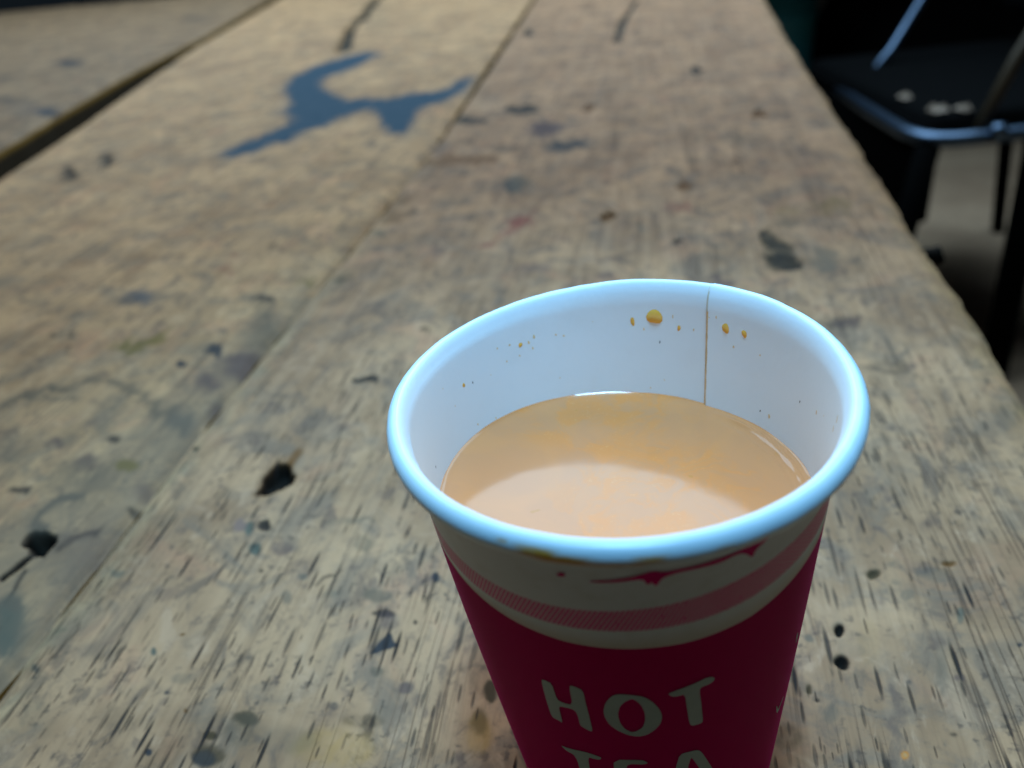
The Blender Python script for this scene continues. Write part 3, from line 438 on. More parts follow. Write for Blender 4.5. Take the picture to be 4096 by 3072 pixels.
 ('umber',0.8,0.35,0.001,[(0.0586,0.0490),(0.0580,0.0479),(0.0569,0.0471),(0.0558,0.0470),(0.0550,0.0477),(0.0549,0.0489),(0.0555,0.0501),(0.0566,0.0509),(0.0578,0.0509),(0.0585,0.0502)]),
 ('umber',0.8,0.35,0.001,[(0.0378,0.0145),(0.0376,0.0135),(0.0371,0.0129),(0.0367,0.0129),(0.0364,0.0135),(0.0365,0.0144),(0.0367,0.0155),(0.0372,0.0161),(0.0376,0.0162),(0.0379,0.0155)]),
 ('dark',0.8,0.35,0.001,[(0.0388,0.0118),(0.0386,0.0114),(0.0383,0.0111),(0.0379,0.0111),(0.0377,0.0113),(0.0376,0.0117),(0.0378,0.0121),(0.0381,0.0124),(0.0385,0.0124),(0.0387,0.0122)]),
 ('navy',0.8,0.35,0,[(0.0827,0.0301),(0.0824,0.0296),(0.0819,0.0293),(0.0815,0.0293),(0.0813,0.0296),(0.0813,0.0300),(0.0816,0.0305),(0.0821,0.0309),(0.0825,0.0309),(0.0827,0.0306)]),
 ('dark',0.7,0.35,0,[(0.0629,0.0062),(0.0626,0.0058),(0.0621,0.0055),(0.0616,0.0054),(0.0613,0.0057),(0.0613,0.0061),(0.0615,0.0065),(0.0620,0.0068),(0.0625,0.0069),(0.0628,0.0066)]),
 ('slate',0.6,0.35,0,[(0.0607,0.0041),(0.0605,0.0036),(0.0601,0.0033),(0.0598,0.0033),(0.0596,0.0036),(0.0596,0.0040),(0.0599,0.0045),(0.0602,0.0049),(0.0606,0.0049),(0.0607,0.0046)]),
 ('navy',0.6,0.35,0,[(0.0578,0.0178),(0.0575,0.0173),(0.0571,0.0170),(0.0567,0.0170),(0.0564,0.0173),(0.0563,0.0177),(0.0566,0.0181),(0.0570,0.0184),(0.0575,0.0185),(0.0578,0.0182)]),
 ('slate',0.5,0.35,0,[(0.0421,0.0086),(0.0415,0.0070),(0.0404,0.0060),(0.0392,0.0059),(0.0385,0.0068),(0.0383,0.0083),(0.0390,0.0099),(0.0401,0.0109),(0.0413,0.0110),(0.0421,0.0101)]),
 ('grey',0.25,0.35,0,[(0.0569,0.0199),(0.0555,0.0191),(0.0522,0.0184),(0.0482,0.0181),(0.0451,0.0184),(0.0440,0.0191),(0.0454,0.0199),(0.0487,0.0206),(0.0527,0.0209),(0.0558,0.0206)]),
 ('purple',0.4,0.35,0,[(0.0715,0.0513),(0.0705,0.0498),(0.0686,0.0488),(0.0665,0.0487),(0.0651,0.0496),(0.0648,0.0510),(0.0658,0.0525),(0.0678,0.0536),(0.0698,0.0536),(0.0713,0.0528)]),
 ('slate',0.45,0.35,0,[(0.0739,0.0494),(0.0728,0.0479),(0.0705,0.0469),(0.0680,0.0468),(0.0661,0.0476),(0.0657,0.0490),(0.0669,0.0505),(0.0692,0.0515),(0.0718,0.0516),(0.0736,0.0508)]),
 ('brown',0.8,0.35,0.001,[(0.0768,0.0537),(0.0762,0.0530),(0.0752,0.0526),(0.0740,0.0526),(0.0731,0.0529),(0.0729,0.0535),(0.0734,0.0541),(0.0745,0.0545),(0.0757,0.0546),(0.0766,0.0543)]),
 ('slate',0.5,0.35,0,[(0.0625,0.0460),(0.0621,0.0452),(0.0613,0.0448),(0.0605,0.0447),(0.0599,0.0451),(0.0598,0.0458),(0.0602,0.0466),(0.0610,0.0471),(0.0619,0.0471),(0.0625,0.0467)]),
 ('slate',0.5,0.35,0,[(0.0629,0.0522),(0.0624,0.0514),(0.0615,0.0509),(0.0604,0.0509),(0.0597,0.0513),(0.0595,0.0520),(0.0600,0.0528),(0.0610,0.0533),(0.0620,0.0534),(0.0628,0.0529)]),
 ('slate',0.3,0.35,0,[(0.0692,0.0416),(0.0682,0.0391),(0.0670,0.0375),(0.0660,0.0375),(0.0656,0.0390),(0.0660,0.0414),(0.0669,0.0440),(0.0681,0.0456),(0.0692,0.0457),(0.0695,0.0441)]),
 ('slate',0.4,0.35,0,[(0.0661,0.0221),(0.0647,0.0180),(0.0633,0.0154),(0.0624,0.0154),(0.0623,0.0178),(0.0632,0.0219),(0.0646,0.0263),(0.0661,0.0291),(0.0670,0.0291),(0.0670,0.0264)]),
 ('ochre',0.3,0.35,0,[(0.0538,0.0283),(0.0526,0.0247),(0.0509,0.0224),(0.0493,0.0223),(0.0485,0.0244),(0.0487,0.0280),(0.0499,0.0318),(0.0517,0.0343),(0.0534,0.0344),(0.0542,0.0321)]),
 ('slate',0.5,0.35,0,[(0.0642,0.0429),(0.0636,0.0417),(0.0626,0.0410),(0.0617,0.0409),(0.0610,0.0416),(0.0610,0.0427),(0.0616,0.0439),(0.0625,0.0447),(0.0636,0.0447),(0.0642,0.0440)]),
 ('umber',0.5,0.35,0,[(0.0343,0.0029),(0.0334,0.0009),(0.0316,-0.0004),(0.0296,-0.0006),(0.0281,0.0005),(0.0277,0.0024),(0.0285,0.0044),(0.0304,0.0058),(0.0324,0.0060),(0.0339,0.0048)]),
 ('purple',0.5,0.35,0,[(0.0685,0.0198),(0.0681,0.0192),(0.0674,0.0188),(0.0667,0.0188),(0.0662,0.0191),(0.0661,0.0196),(0.0665,0.0202),(0.0672,0.0206),(0.0679,0.0206),(0.0684,0.0203)]),
 ('teal',0.6,0.35,0,[(0.0730,0.0370),(0.0723,0.0352),(0.0715,0.0341),(0.0709,0.0341),(0.0707,0.0351),(0.0709,0.0368),(0.0716,0.0386),(0.0725,0.0397),(0.0731,0.0398),(0.0733,0.0387)]),
 ('slate',0.6,0.35,0,[(0.0403,0.0282),(0.0399,0.0274),(0.0391,0.0268),(0.0383,0.0268),(0.0378,0.0272),(0.0376,0.0280),(0.0380,0.0289),(0.0387,0.0295),(0.0396,0.0295),(0.0401,0.0290)]),
 ('orange',0.9,0.25,0,[(0.0530,0.0010),(0.0527,0.0004),(0.0522,-0.0000),(0.0516,-0.0001),(0.0513,0.0003),(0.0512,0.0009),(0.0515,0.0015),(0.0521,0.0019),(0.0526,0.0019),(0.0530,0.0016)]),
 ('tanwood',0.9,0.25,0,[(0.0527,0.0010),(0.0525,0.0006),(0.0521,0.0004),(0.0518,0.0004),(0.0516,0.0005),(0.0516,0.0009),(0.0518,0.0012),(0.0521,0.0015),(0.0524,0.0015),(0.0526,0.0013)]),
 ('navy',0.9,0.2,0,[(-0.0587,0.0176),(-0.0571,0.0215),(-0.0559,0.0246),(-0.0547,0.0239),(-0.0538,0.0217),(-0.0522,0.0200),(-0.0546,0.0187),(-0.0570,0.0180)]),
 ('dark',0.65,0.4,0,[(-0.0556,0.0301),(-0.0559,0.0292),(-0.0573,0.0286),(-0.0592,0.0285),(-0.0609,0.0289),(-0.0617,0.0297),(-0.0614,0.0306),(-0.0600,0.0312),(-0.0581,0.0313),(-0.0564,0.0309)]),
 ('grey',0.55,0.4,0,[(-0.0572,0.0361),(-0.0577,0.0346),(-0.0596,0.0336),(-0.0623,0.0335),(-0.0648,0.0342),(-0.0661,0.0356),(-0.0657,0.0372),(-0.0637,0.0382),(-0.0610,0.0383),(-0.0585,0.0375)]),
 ('purple',0.4,0.4,0,[(-0.0543,0.0278),(-0.0544,0.0259),(-0.0554,0.0248),(-0.0571,0.0247),(-0.0588,0.0257),(-0.0598,0.0274),(-0.0598,0.0293),(-0.0588,0.0305),(-0.0571,0.0306),(-0.0554,0.0296)]),
 ('navy',0.8,0.4,0,[(-0.0476,0.0426),(-0.0476,0.0415),(-0.0480,0.0409),(-0.0487,0.0408),(-0.0494,0.0414),(-0.0499,0.0425),(-0.0499,0.0436),(-0.0495,0.0443),(-0.0488,0.0443),(-0.0481,0.0437)]),
 ('purple',0.6,0.4,0,[(-0.0460,0.0090),(-0.0461,0.0078),(-0.0467,0.0071),(-0.0477,0.0070),(-0.0487,0.0076),(-0.0493,0.0088),(-0.0493,0.0099),(-0.0487,0.0107),(-0.0477,0.0108),(-0.0466,0.0101)]),
 ('grey',0.6,0.4,0,[(-0.0536,0.0132),(-0.0536,0.0123),(-0.0543,0.0117),(-0.0554,0.0116),(-0.0564,0.0121),(-0.0570,0.0129),(-0.0569,0.0139),(-0.0562,0.0145),(-0.0552,0.0145),(-0.0541,0.0140)]),
 ('slate',0.35,0.4,0,[(-0.0478,0.0034),(-0.0480,0.0020),(-0.0493,0.0010),(-0.0513,0.0008),(-0.0532,0.0016),(-0.0542,0.0030),(-0.0540,0.0045),(-0.0527,0.0055),(-0.0507,0.0056),(-0.0488,0.0048)]),
 ('slate',0.5,0.4,0,[(-0.0828,0.0339),(-0.0828,0.0327),(-0.0836,0.0319),(-0.0850,0.0318),(-0.0864,0.0325),(-0.0873,0.0337),(-0.0874,0.0349),(-0.0866,0.0358),(-0.0852,0.0358),(-0.0837,0.0351)]),
 ('slate',0.6,0.4,0,[(-0.0818,0.0418),(-0.0818,0.0411),(-0.0825,0.0406),(-0.0835,0.0406),(-0.0845,0.0410),(-0.0851,0.0417),(-0.0851,0.0424),(-0.0844,0.0429),(-0.0834,0.0430),(-0.0824,0.0426)]),
 ('ochre',0.4,0.4,0,[(-0.0492,-0.0059),(-0.0501,-0.0089),(-0.0541,-0.0110),(-0.0597,-0.0115),(-0.0649,-0.0101),(-0.0679,-0.0074),(-0.0672,-0.0042),(-0.0631,-0.0020),(-0.0572,-0.0015),(-0.0518,-0.0030)]),
 ('umber',0.4,0.4,0,[(-0.0493,0.0003),(-0.0500,-0.0009),(-0.0525,-0.0017),(-0.0557,-0.0019),(-0.0586,-0.0015),(-0.0600,-0.0005),(-0.0593,0.0006),(-0.0568,0.0014),(-0.0535,0.0017),(-0.0506,0.0012)]),
 ('ochre',0.45,0.4,0,[(-0.0264,-0.0012),(-0.0265,-0.0041),(-0.0277,-0.0059),(-0.0295,-0.0061),(-0.0313,-0.0045),(-0.0324,-0.0017),(-0.0324,0.0012),(-0.0312,0.0032),(-0.0293,0.0033),(-0.0274,0.0016)]),
 ('umber',0.5,0.4,0,[(-0.0279,0.0016),(-0.0278,-0.0005),(-0.0285,-0.0018),(-0.0296,-0.0019),(-0.0307,-0.0007),(-0.0315,0.0013),(-0.0315,0.0034),(-0.0308,0.0048),(-0.0297,0.0049),(-0.0286,0.0036)]),
 ('umber',0.8,0.4,0,[(-0.0271,0.0090),(-0.0271,0.0072),(-0.0276,0.0060),(-0.0285,0.0059),(-0.0294,0.0070),(-0.0301,0.0088),(-0.0301,0.0107),(-0.0296,0.0119),(-0.0286,0.0120),(-0.0277,0.0109)]),
 ('umber',0.35,0.4,0,[(-0.0292,0.0125),(-0.0292,0.0096),(-0.0301,0.0078),(-0.0315,0.0077),(-0.0331,0.0093),(-0.0341,0.0121),(-0.0342,0.0151),(-0.0333,0.0170),(-0.0317,0.0171),(-0.0301,0.0153)]),
 ('slate',0.35,0.4,0,[(-0.0625,-0.0049),(-0.0630,-0.0072),(-0.0656,-0.0087),(-0.0695,-0.0090),(-0.0732,-0.0080),(-0.0753,-0.0059),(-0.0750,-0.0036),(-0.0723,-0.0020),(-0.0683,-0.0017),(-0.0646,-0.0028)]),
 ('navy',0.5,0.4,0,[(-0.0608,0.0031),(-0.0608,0.0024),(-0.0614,0.0019),(-0.0624,0.0018),(-0.0633,0.0022),(-0.0638,0.0029),(-0.0638,0.0036),(-0.0632,0.0041),(-0.0622,0.0042),(-0.0613,0.0038)]),
 ('dark',0.8,0.4,0,[(-0.0494,0.0279),(-0.0494,0.0274),(-0.0497,0.0270),(-0.0501,0.0270),(-0.0505,0.0273),(-0.0507,0.0278),(-0.0507,0.0283),(-0.0505,0.0286),(-0.0501,0.0286),(-0.0497,0.0283)]),
 ('dark',0.35,0.4,0,[(-0.0514,-0.0011),(-0.0511,-0.0030),(-0.0515,-0.0042),(-0.0525,-0.0043),(-0.0536,-0.0032),(-0.0545,-0.0013),(-0.0548,0.0006),(-0.0544,0.0019),(-0.0534,0.0019),(-0.0522,0.0008)]),
 ('teal',0.35,0.4,0,[(-0.0711,0.0360),(-0.0713,0.0351),(-0.0724,0.0345),(-0.0740,0.0345),(-0.0754,0.0349),(-0.0762,0.0358),(-0.0761,0.0366),(-0.0749,0.0373),(-0.0733,0.0373),(-0.0719,0.0369)]),
 ('dark',0.4,0.4,0,[(-0.0354,0.0144),(-0.0354,0.0138),(-0.0357,0.0134),(-0.0363,0.0134),(-0.0367,0.0137),(-0.0370,0.0143),(-0.0370,0.0149),(-0.0366,0.0153),(-0.0361,0.0153),(-0.0356,0.0150)]),
 ('slate',0.2,0.4,0,[(-0.0328,0.0112),(-0.0336,0.0074),(-0.0372,0.0048),(-0.0421,0.0045),(-0.0467,0.0064),(-0.0493,0.0101),(-0.0487,0.0141),(-0.0451,0.0169),(-0.0398,0.0172),(-0.0351,0.0150)]),
 ('purple',0.35,0.4,0,[(-0.0489,0.0426),(-0.0492,0.0415),(-0.0505,0.0408),(-0.0523,0.0407),(-0.0539,0.0413),(-0.0547,0.0423),(-0.0544,0.0433),(-0.0531,0.0440),(-0.0513,0.0441),(-0.0497,0.0436)]),
 ('slate',0.3,0.4,0,[(-0.0533,0.0446),(-0.0539,0.0430),(-0.0562,0.0419),(-0.0594,0.0417),(-0.0623,0.0426),(-0.0637,0.0441),(-0.0632,0.0457),(-0.0608,0.0468),(-0.0576,0.0469),(-0.0547,0.0461)]),
 ('dark',0.75,0.3,0,[(-0.0793,0.0388),(-0.0782,0.0411),(-0.0753,0.0426),(-0.0743,0.0445),(-0.0735,0.0438),(-0.0747,0.0417),(-0.0772,0.0403),(-0.0785,0.0384)]),
 ('grey',0.4,0.4,0,[(-0.0889,0.0136),(-0.0869,0.0159),(-0.0831,0.0180),(-0.0831,0.0173),(-0.0859,0.0151),(-0.0882,0.0126)]),
 ('umber',0.6,0.4,0,[(-0.0801,-0.0101),(-0.0802,-0.0116),(-0.0819,-0.0126),(-0.0845,-0.0128),(-0.0870,-0.0121),(-0.0886,-0.0107),(-0.0885,-0.0092),(-0.0868,-0.0081),(-0.0842,-0.0079),(-0.0816,-0.0087)]),
 ('navy',0.6,0.4,0,[(-0.0821,-0.0111),(-0.0821,-0.0122),(-0.0832,-0.0130),(-0.0850,-0.0132),(-0.0868,-0.0126),(-0.0879,-0.0115),(-0.0879,-0.0104),(-0.0868,-0.0095),(-0.0850,-0.0094),(-0.0832,-0.0100)]),
 ('navy',0.85,0.4,0,[(-0.0966,-0.0108),(-0.0965,-0.0113),(-0.0968,-0.0116),(-0.0973,-0.0117),(-0.0980,-0.0114),(-0.0984,-0.0110),(-0.0985,-0.0104),(-0.0982,-0.0101),(-0.0977,-0.0101),(-0.0970,-0.0103)]),
 ('slate',0.4,0.4,0,[(-0.0961,0.0086),(-0.0962,0.0075),(-0.0977,0.0068),(-0.0999,0.0067),(-0.1020,0.0071),(-0.1032,0.0081),(-0.1030,0.0091),(-0.1016,0.0099),(-0.0993,0.0100),(-0.0972,0.0095)]),
 ('teal',0.75,0.4,0,[(-0.1103,0.0156),(-0.1101,0.0148),(-0.1103,0.0144),(-0.1109,0.0143),(-0.1116,0.0147),(-0.1122,0.0154),(-0.1124,0.0162),(-0.1122,0.0167),(-0.1116,0.0167),(-0.1109,0.0163)]),
 ('brown',0.8,0.4,0,[(-0.1055,0.0209),(-0.1055,0.0205),(-0.1057,0.0202),(-0.1062,0.0202),(-0.1067,0.0204),(-0.1071,0.0208),(-0.1071,0.0212),(-0.1069,0.0215),(-0.1064,0.0215),(-0.1059,0.0213)]),
 ('brown',0.8,0.4,0,[(-0.0939,0.0001),(-0.0938,-0.0003),(-0.0940,-0.0006),(-0.0944,-0.0006),(-0.0949,-0.0004),(-0.0953,0.0000),(-0.0954,0.0005),(-0.0952,0.0008),(-0.0947,0.0008),(-0.0943,0.0005)]),
 ('navy',0.7,0.4,0,[(-0.1011,0.0043),(-0.1011,0.0039),(-0.1013,0.0036),(-0.1018,0.0036),(-0.1023,0.0038),(-0.1026,0.0042),(-0.1027,0.0046),(-0.1025,0.0048),(-0.1020,0.0049),(-0.1015,0.0047)]),
 ('teal',0.5,0.4,0,[(-0.1532,0.0225),(-0.1509,0.0185),(-0.1506,0.0161),(-0.1525,0.0159),(-0.1558,0.0182),(-0.1593,0.0221),(-0.1618,0.0262),(-0.1622,0.0289),(-0.1602,0.0290),(-0.1567,0.0265)]),
 ('teal',0.5,0.4,0,[(-0.1497,0.0154),(-0.1485,0.0132),(-0.1485,0.0118),(-0.1497,0.0117),(-0.1516,0.0130),(-0.1537,0.0151),(-0.1550,0.0174),(-0.1550,0.0189),(-0.1538,0.0189),(-0.1517,0.0176)]),
 ('slate',0.5,0.4,0,[(-0.1560,0.0283),(-0.1555,0.0268),(-0.1564,0.0258),(-0.1583,0.0257),(-0.1606,0.0265),(-0.1623,0.0279),(-0.1628,0.0295),(-0.1619,0.0305),(-0.1599,0.0306),(-0.1577,0.0297)]),
 ('navy',0.7,0.4,0,[(-0.1375,0.0086),(-0.1368,0.0074),(-0.1367,0.0066),(-0.1372,0.0066),(-0.1381,0.0073),(-0.1392,0.0085),(-0.1399,0.0098),(-0.1400,0.0106),(-0.1395,0.0106),(-0.1386,0.0098)]),
 ('navy',0.7,0.4,0,[(-0.1365,0.0056),(-0.1363,0.0052),(-0.1365,0.0049),(-0.1369,0.0049),(-0.1374,0.0051),(-0.1379,0.0055),(-0.1381,0.0060),(-0.1379,0.0063),(-0.1375,0.0063),(-0.1370,0.0061)]),
 ('purple',0.4,0.4,0,[(-0.1136,0.0345),(-0.1134,0.0327),(-0.1149,0.0315),(-0.1174,0.0314),(-0.1200,0.0323),(-0.1217,0.0340),(-0.1219,0.0359),(-0.1205,0.0371),(-0.1179,0.0372),(-0.1153,0.0362)]),
 ('umber',0.6,0.4,0,[(-0.0769,-0.0009),(-0.0771,-0.0020),(-0.0785,-0.0028),(-0.0805,-0.0029),(-0.0824,-0.0024),(-0.0835,-0.0014),(-0.0834,-0.0003),(-0.0820,0.0005),(-0.0800,0.0007),(-0.0780,0.0001)]),
 ('umber',0.7,0.4,0,[(-0.0846,-0.0057),(-0.0846,-0.0064),(-0.0852,-0.0069),(-0.0862,-0.0070),(-0.0872,-0.0067),(-0.0879,-0.0060),(-0.0879,-0.0053),(-0.0873,-0.0048),(-0.0863,-0.0047),(-0.0853,-0.0051)]),
 ('slate',0.6,0.4,0,[(-0.1339,0.0403),(-0.1337,0.0392),(-0.1344,0.0385),(-0.1357,0.0384),(-0.1372,0.0390),(-0.1382,0.0401),(-0.1385,0.0412),(-0.1378,0.0419),(-0.1365,0.0419),(-0.1350,0.0413)]),
 ('grey',0.5,0.4,0,[(-0.1376,0.0213),(-0.1375,0.0206),(-0.1381,0.0201),(-0.1391,0.0201),(-0.1402,0.0204),(-0.1410,0.0211),(-0.1411,0.0218),(-0.1406,0.0223),(-0.1395,0.0224),(-0.1384,0.0220)]),
 ('dark',0.7,0.4,0,[(-0.0945,0.0431),(-0.0944,0.0424),(-0.0947,0.0420),(-0.0952,0.0420),(-0.0957,0.0424),(-0.0962,0.0430),(-0.0963,0.0436),(-0.0961,0.0440),(-0.0955,0.0441),(-0.0950,0.0437)]),
 ('grey',0.25,0.4,0,[(-0.1228,-0.0056),(-0.1212,-0.0091),(-0.1219,-0.0114),(-0.1245,-0.0116),(-0.1282,-0.0096),(-0.1315,-0.0062),(-0.1333,-0.0026),(-0.1327,-0.0001),(-0.1299,0.0001),(-0.1261,-0.0021)]),
 ('grey',0.25,0.4,0,[(-0.1008,-0.0024),(-0.1007,-0.0051),(-0.1033,-0.0070),(-0.1076,-0.0073),(-0.1121,-0.0060),(-0.1151,-0.0034),(-0.1154,-0.0006),(-0.1128,0.0014),(-0.1083,0.0017),(-0.1037,0.0002)]),
 ('slate',0.3,0.4,0,[(-0.0731,-0.0034),(-0.0730,-0.0060),(-0.0750,-0.0077),(-0.0783,-0.0080),(-0.0817,-0.0067),(-0.0840,-0.0042),(-0.0841,-0.0015),(-0.0821,0.0004),(-0.0787,0.0006),(-0.0752,-0.0008)]),
 ('umber',0.25,0.4,0,[(-0.0758,-0.0036),(-0.0759,-0.0071),(-0.0789,-0.0094),(-0.0839,-0.0098),(-0.0889,-0.0081),(-0.0922,-0.0048),(-0.0924,-0.0012),(-0.0893,0.0014),(-0.0840,0.0017),(-0.0789,-0.0002)]),
 ('dark',0.8,0.35,0.0006,[(-0.1004,0.0606),(-0.1002,0.0592),(-0.1008,0.0584),(-0.1020,0.0583),(-0.1033,0.0591),(-0.1043,0.0605),(-0.1045,0.0619),(-0.1039,0.0628),(-0.1027,0.0628),(-0.1014,0.0620)]),
 ('teal',0.75,0.35,0.0006,[(-0.1048,0.0595),(-0.1045,0.0581),(-0.1049,0.0573),(-0.1059,0.0572),(-0.1071,0.0580),(-0.1080,0.0594),(-0.1083,0.0607),(-0.1079,0.0616),(-0.1069,0.0617),(-0.1057,0.0608)]),
 ('teal',0.8,0.35,0.0006,[(-0.0996,0.0518),(-0.0993,0.0503),(-0.0997,0.0493),(-0.1008,0.0493),(-0.1020,0.0502),(-0.1030,0.0516),(-0.1034,0.0532),(-0.1029,0.0541),(-0.1018,0.0542),(-0.1006,0.0533)]),
 ('violet',0.7,0.35,0,[(-0.1079,0.0604),(-0.1075,0.0587),(-0.1081,0.0577),(-0.1094,0.0577),(-0.1109,0.0586),(-0.1120,0.0602),(-0.1124,0.0618),(-0.1118,0.0629),(-0.1105,0.0629),(-0.1090,0.0619)]),
 ('grey',0.5,0.35,0,[(-0.0676,0.0545),(-0.0676,0.0524),(-0.0688,0.0510),(-0.0708,0.0509),(-0.0728,0.0521),(-0.0741,0.0542),(-0.0741,0.0564),(-0.0729,0.0578),(-0.0709,0.0579),(-0.0689,0.0566)]),
 ('purple',0.5,0.35,0,[(-0.0896,0.0527),(-0.0895,0.0503),(-0.0908,0.0487),(-0.0932,0.0486),(-0.0958,0.0500),(-0.0975,0.0523),(-0.0978,0.0548),(-0.0964,0.0564),(-0.0939,0.0565),(-0.0913,0.0551)]),
 ('grey',0.4,0.35,0,[(-0.0694,0.0639),(-0.0709,0.0629),(-0.0754,0.0622),(-0.0812,0.0620),(-0.0861,0.0624),(-0.0882,0.0632),(-0.0867,0.0642),(-0.0822,0.0650),(-0.0763,0.0652),(-0.0715,0.0648)]),
 ('purple',0.3,0.35,0,[(-0.0635,0.0593),(-0.0638,0.0576),(-0.0654,0.0566),(-0.0678,0.0565),(-0.0700,0.0574),(-0.0713,0.0590),(-0.0710,0.0607),(-0.0694,0.0618),(-0.0669,0.0619),(-0.0647,0.0609)]),
 ('dark',0.8,0.35,0.0006,[(-0.1409,0.0982),(-0.1407,0.0971),(-0.1410,0.0965),(-0.1418,0.0965),(-0.1428,0.0971),(-0.1436,0.0982),(-0.1438,0.0992),(-0.1435,0.0999),(-0.1427,0.0999),(-0.1417,0.0993)]),
]


# ---------------------------------------------------------------- floor
mat_floor = NT('concrete_floor')
_g = mat_floor.n('ShaderNodeNewGeometry')
_a, _ = mat_floor.noise(_g.outputs['Position'], 3.0, 5, 0.6, 0.4)
_b, _ = mat_floor.noise(_g.outputs['Position'], 60.0, 4, 0.6)
_c = mat_floor.mix(mat_floor.ramp(_a, 0.3, 0.7), (0.36, 0.23, 0.14), (0.52, 0.35, 0.22))
_c = mat_floor.mix(mat_floor.math('MULTIPLY', mat_floor.ramp(_b, 0.5, 0.75), 0.4), _c, (0.13, 0.10, 0.08))
mat_floor.set(Base_Color=_c, Roughness=0.75, Specular_IOR_Level=0.3); mat_floor.bump(_b, 0.3, 0.003)
FZ = -0.74
fl = mesh_obj('floor', [(-8, -4, FZ), (8, -4, FZ), (8, 12, FZ), (-8, 12, FZ)], [(0, 1, 2, 3)], mat_floor.m, smooth=False)
tag(fl, kind='structure')

# ---------------------------------------------------------------- table
ANG = math.radians(11.5)
table = empty('plank_table', (0, 0, FZ), 0)
tag(table, 'old wooden plank table top with blue paint splash, knots and a dark gap', 'table')
deck = bpy.data.objects.new('table_top', None); deck.empty_display_size = 0.05
deck.parent = table; deck.location = (0, 0, -FZ); deck.rotation_euler = (0, 0, -ANG); col.objects.link(deck)

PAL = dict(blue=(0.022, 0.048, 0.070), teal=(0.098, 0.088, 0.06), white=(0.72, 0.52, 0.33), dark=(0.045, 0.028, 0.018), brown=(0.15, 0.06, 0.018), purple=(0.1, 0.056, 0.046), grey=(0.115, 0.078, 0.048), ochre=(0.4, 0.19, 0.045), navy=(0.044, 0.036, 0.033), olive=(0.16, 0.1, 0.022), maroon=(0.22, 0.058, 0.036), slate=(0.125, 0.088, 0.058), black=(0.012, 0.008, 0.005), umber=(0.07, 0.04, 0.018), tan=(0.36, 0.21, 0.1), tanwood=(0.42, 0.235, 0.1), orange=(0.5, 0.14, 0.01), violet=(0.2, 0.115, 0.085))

def poly_sd(x, y, pts):
    """signed distance, negative inside"""
    d = np.full(x.shape, 1e9); ins = np.zeros(x.shape, bool)
    n = len(pts)
    for i in range(n):
        ax, ay = pts[i]; bx, by = pts[(i+1) % n]
        ex, ey = bx-ax, by-ay; wx, wy = x-ax, y-ay
        k = np.clip((wx*ex+wy*ey)/(ex*ex+ey*ey+1e-15), 0, 1)
        d = np.minimum(d, (wx-ex*k)**2+(wy-ey*k)**2)
        c1 = (ay <= y) & (by > y); c2 = (ay > y) & (by <= y)
        cr = ex*wy-ey*wx
        ins ^= (c1 & (cr > 0)) | (c2 & (cr < 0))
    d = np.sqrt(d); return np.where(ins, -d, d)

def eval_stains(T, S):
    rgb = np.zeros((len(T), 3)); al = np.zeros(len(T)); dz = np.zeros(len(T))
    dist = np.hypot(T+0.01, S+0.11)
    amp = np.clip(0.012*dist, 0.0008, 0.02)
    fr = 1.0/np.clip(0.05*dist, 0.004, 0.12)
    # ragged outlines
    TW = T+(fnoise(T*220, S*110, 3)-0.5)*0.0042*np.clip((dist/0.25)**2, .12, 2.2)
    SW = S+(fnoise(T*220, S*110, 9)-0.5)*0.0070*np.clip((dist/0.25)**2, .12, 3.0)
    for name, amt, soft, depth, pts in STAINS:
        a = np.array(pts); lo = a.min(0); hi = a.max(0)
        size = float(min(hi-lo)); w = max(soft*size*0.55, 0.0005)
        m = (TW > lo[0]-w) & (TW < hi[0]+w) & (SW > lo[1]-w) & (SW < hi[1]+w)
        if not m.any(): continue
        idx = np.nonzero(m)[0]
        sd = poly_sd(TW[idx], SW[idx], pts)
        k = 1-sstep(-w, w, sd)
        if depth:
            kk = 1-sstep(-max(w, 0.0018), 0.0004, sd)
            dz[idx] = np.minimum(dz[idx], -depth*kk)
        k = k*amt
        c = np.array(PAL[name])
        na = k+al[idx]*(1-k)
        rgb[idx] = (c*k[:, None]+rgb[idx]*(al[idx]*(1-k))[:, None])/np.maximum(na, 1e-6)[:, None]
        al[idx] = na
    return rgb, al, dz

def crack(T, S, pts, width, depth, rgb, al, dz, c, amt=0.9):
    d = np.full(T.shape, 1e9)
    for (ax, ay), (bx, by) in zip(pts[:-1], pts[1:]):
        ex, ey = bx-ax, by-ay; k = np.clip(((T-ax)*ex+(S-ay)*ey)/(ex*ex+ey*ey), 0, 1)
        d = np.minimum(d, np.hypot(T-ax-ex*k, S-ay-ey*k))
    w = width*(0.6+0.8*vnoise(S*40, T*0, 5))
    k = (1-sstep(w*0.4, w*1.1, d))
    dz = np.minimum(dz, -depth*k); kk = k*amt
    na = kk+al*(1-kk); rgb = (np.array(c)*kk[:, None]+rgb*(al*(1-kk))[:, None])/np.maximum(na, 1e-6)[:, None]
    return rgb, na, dz

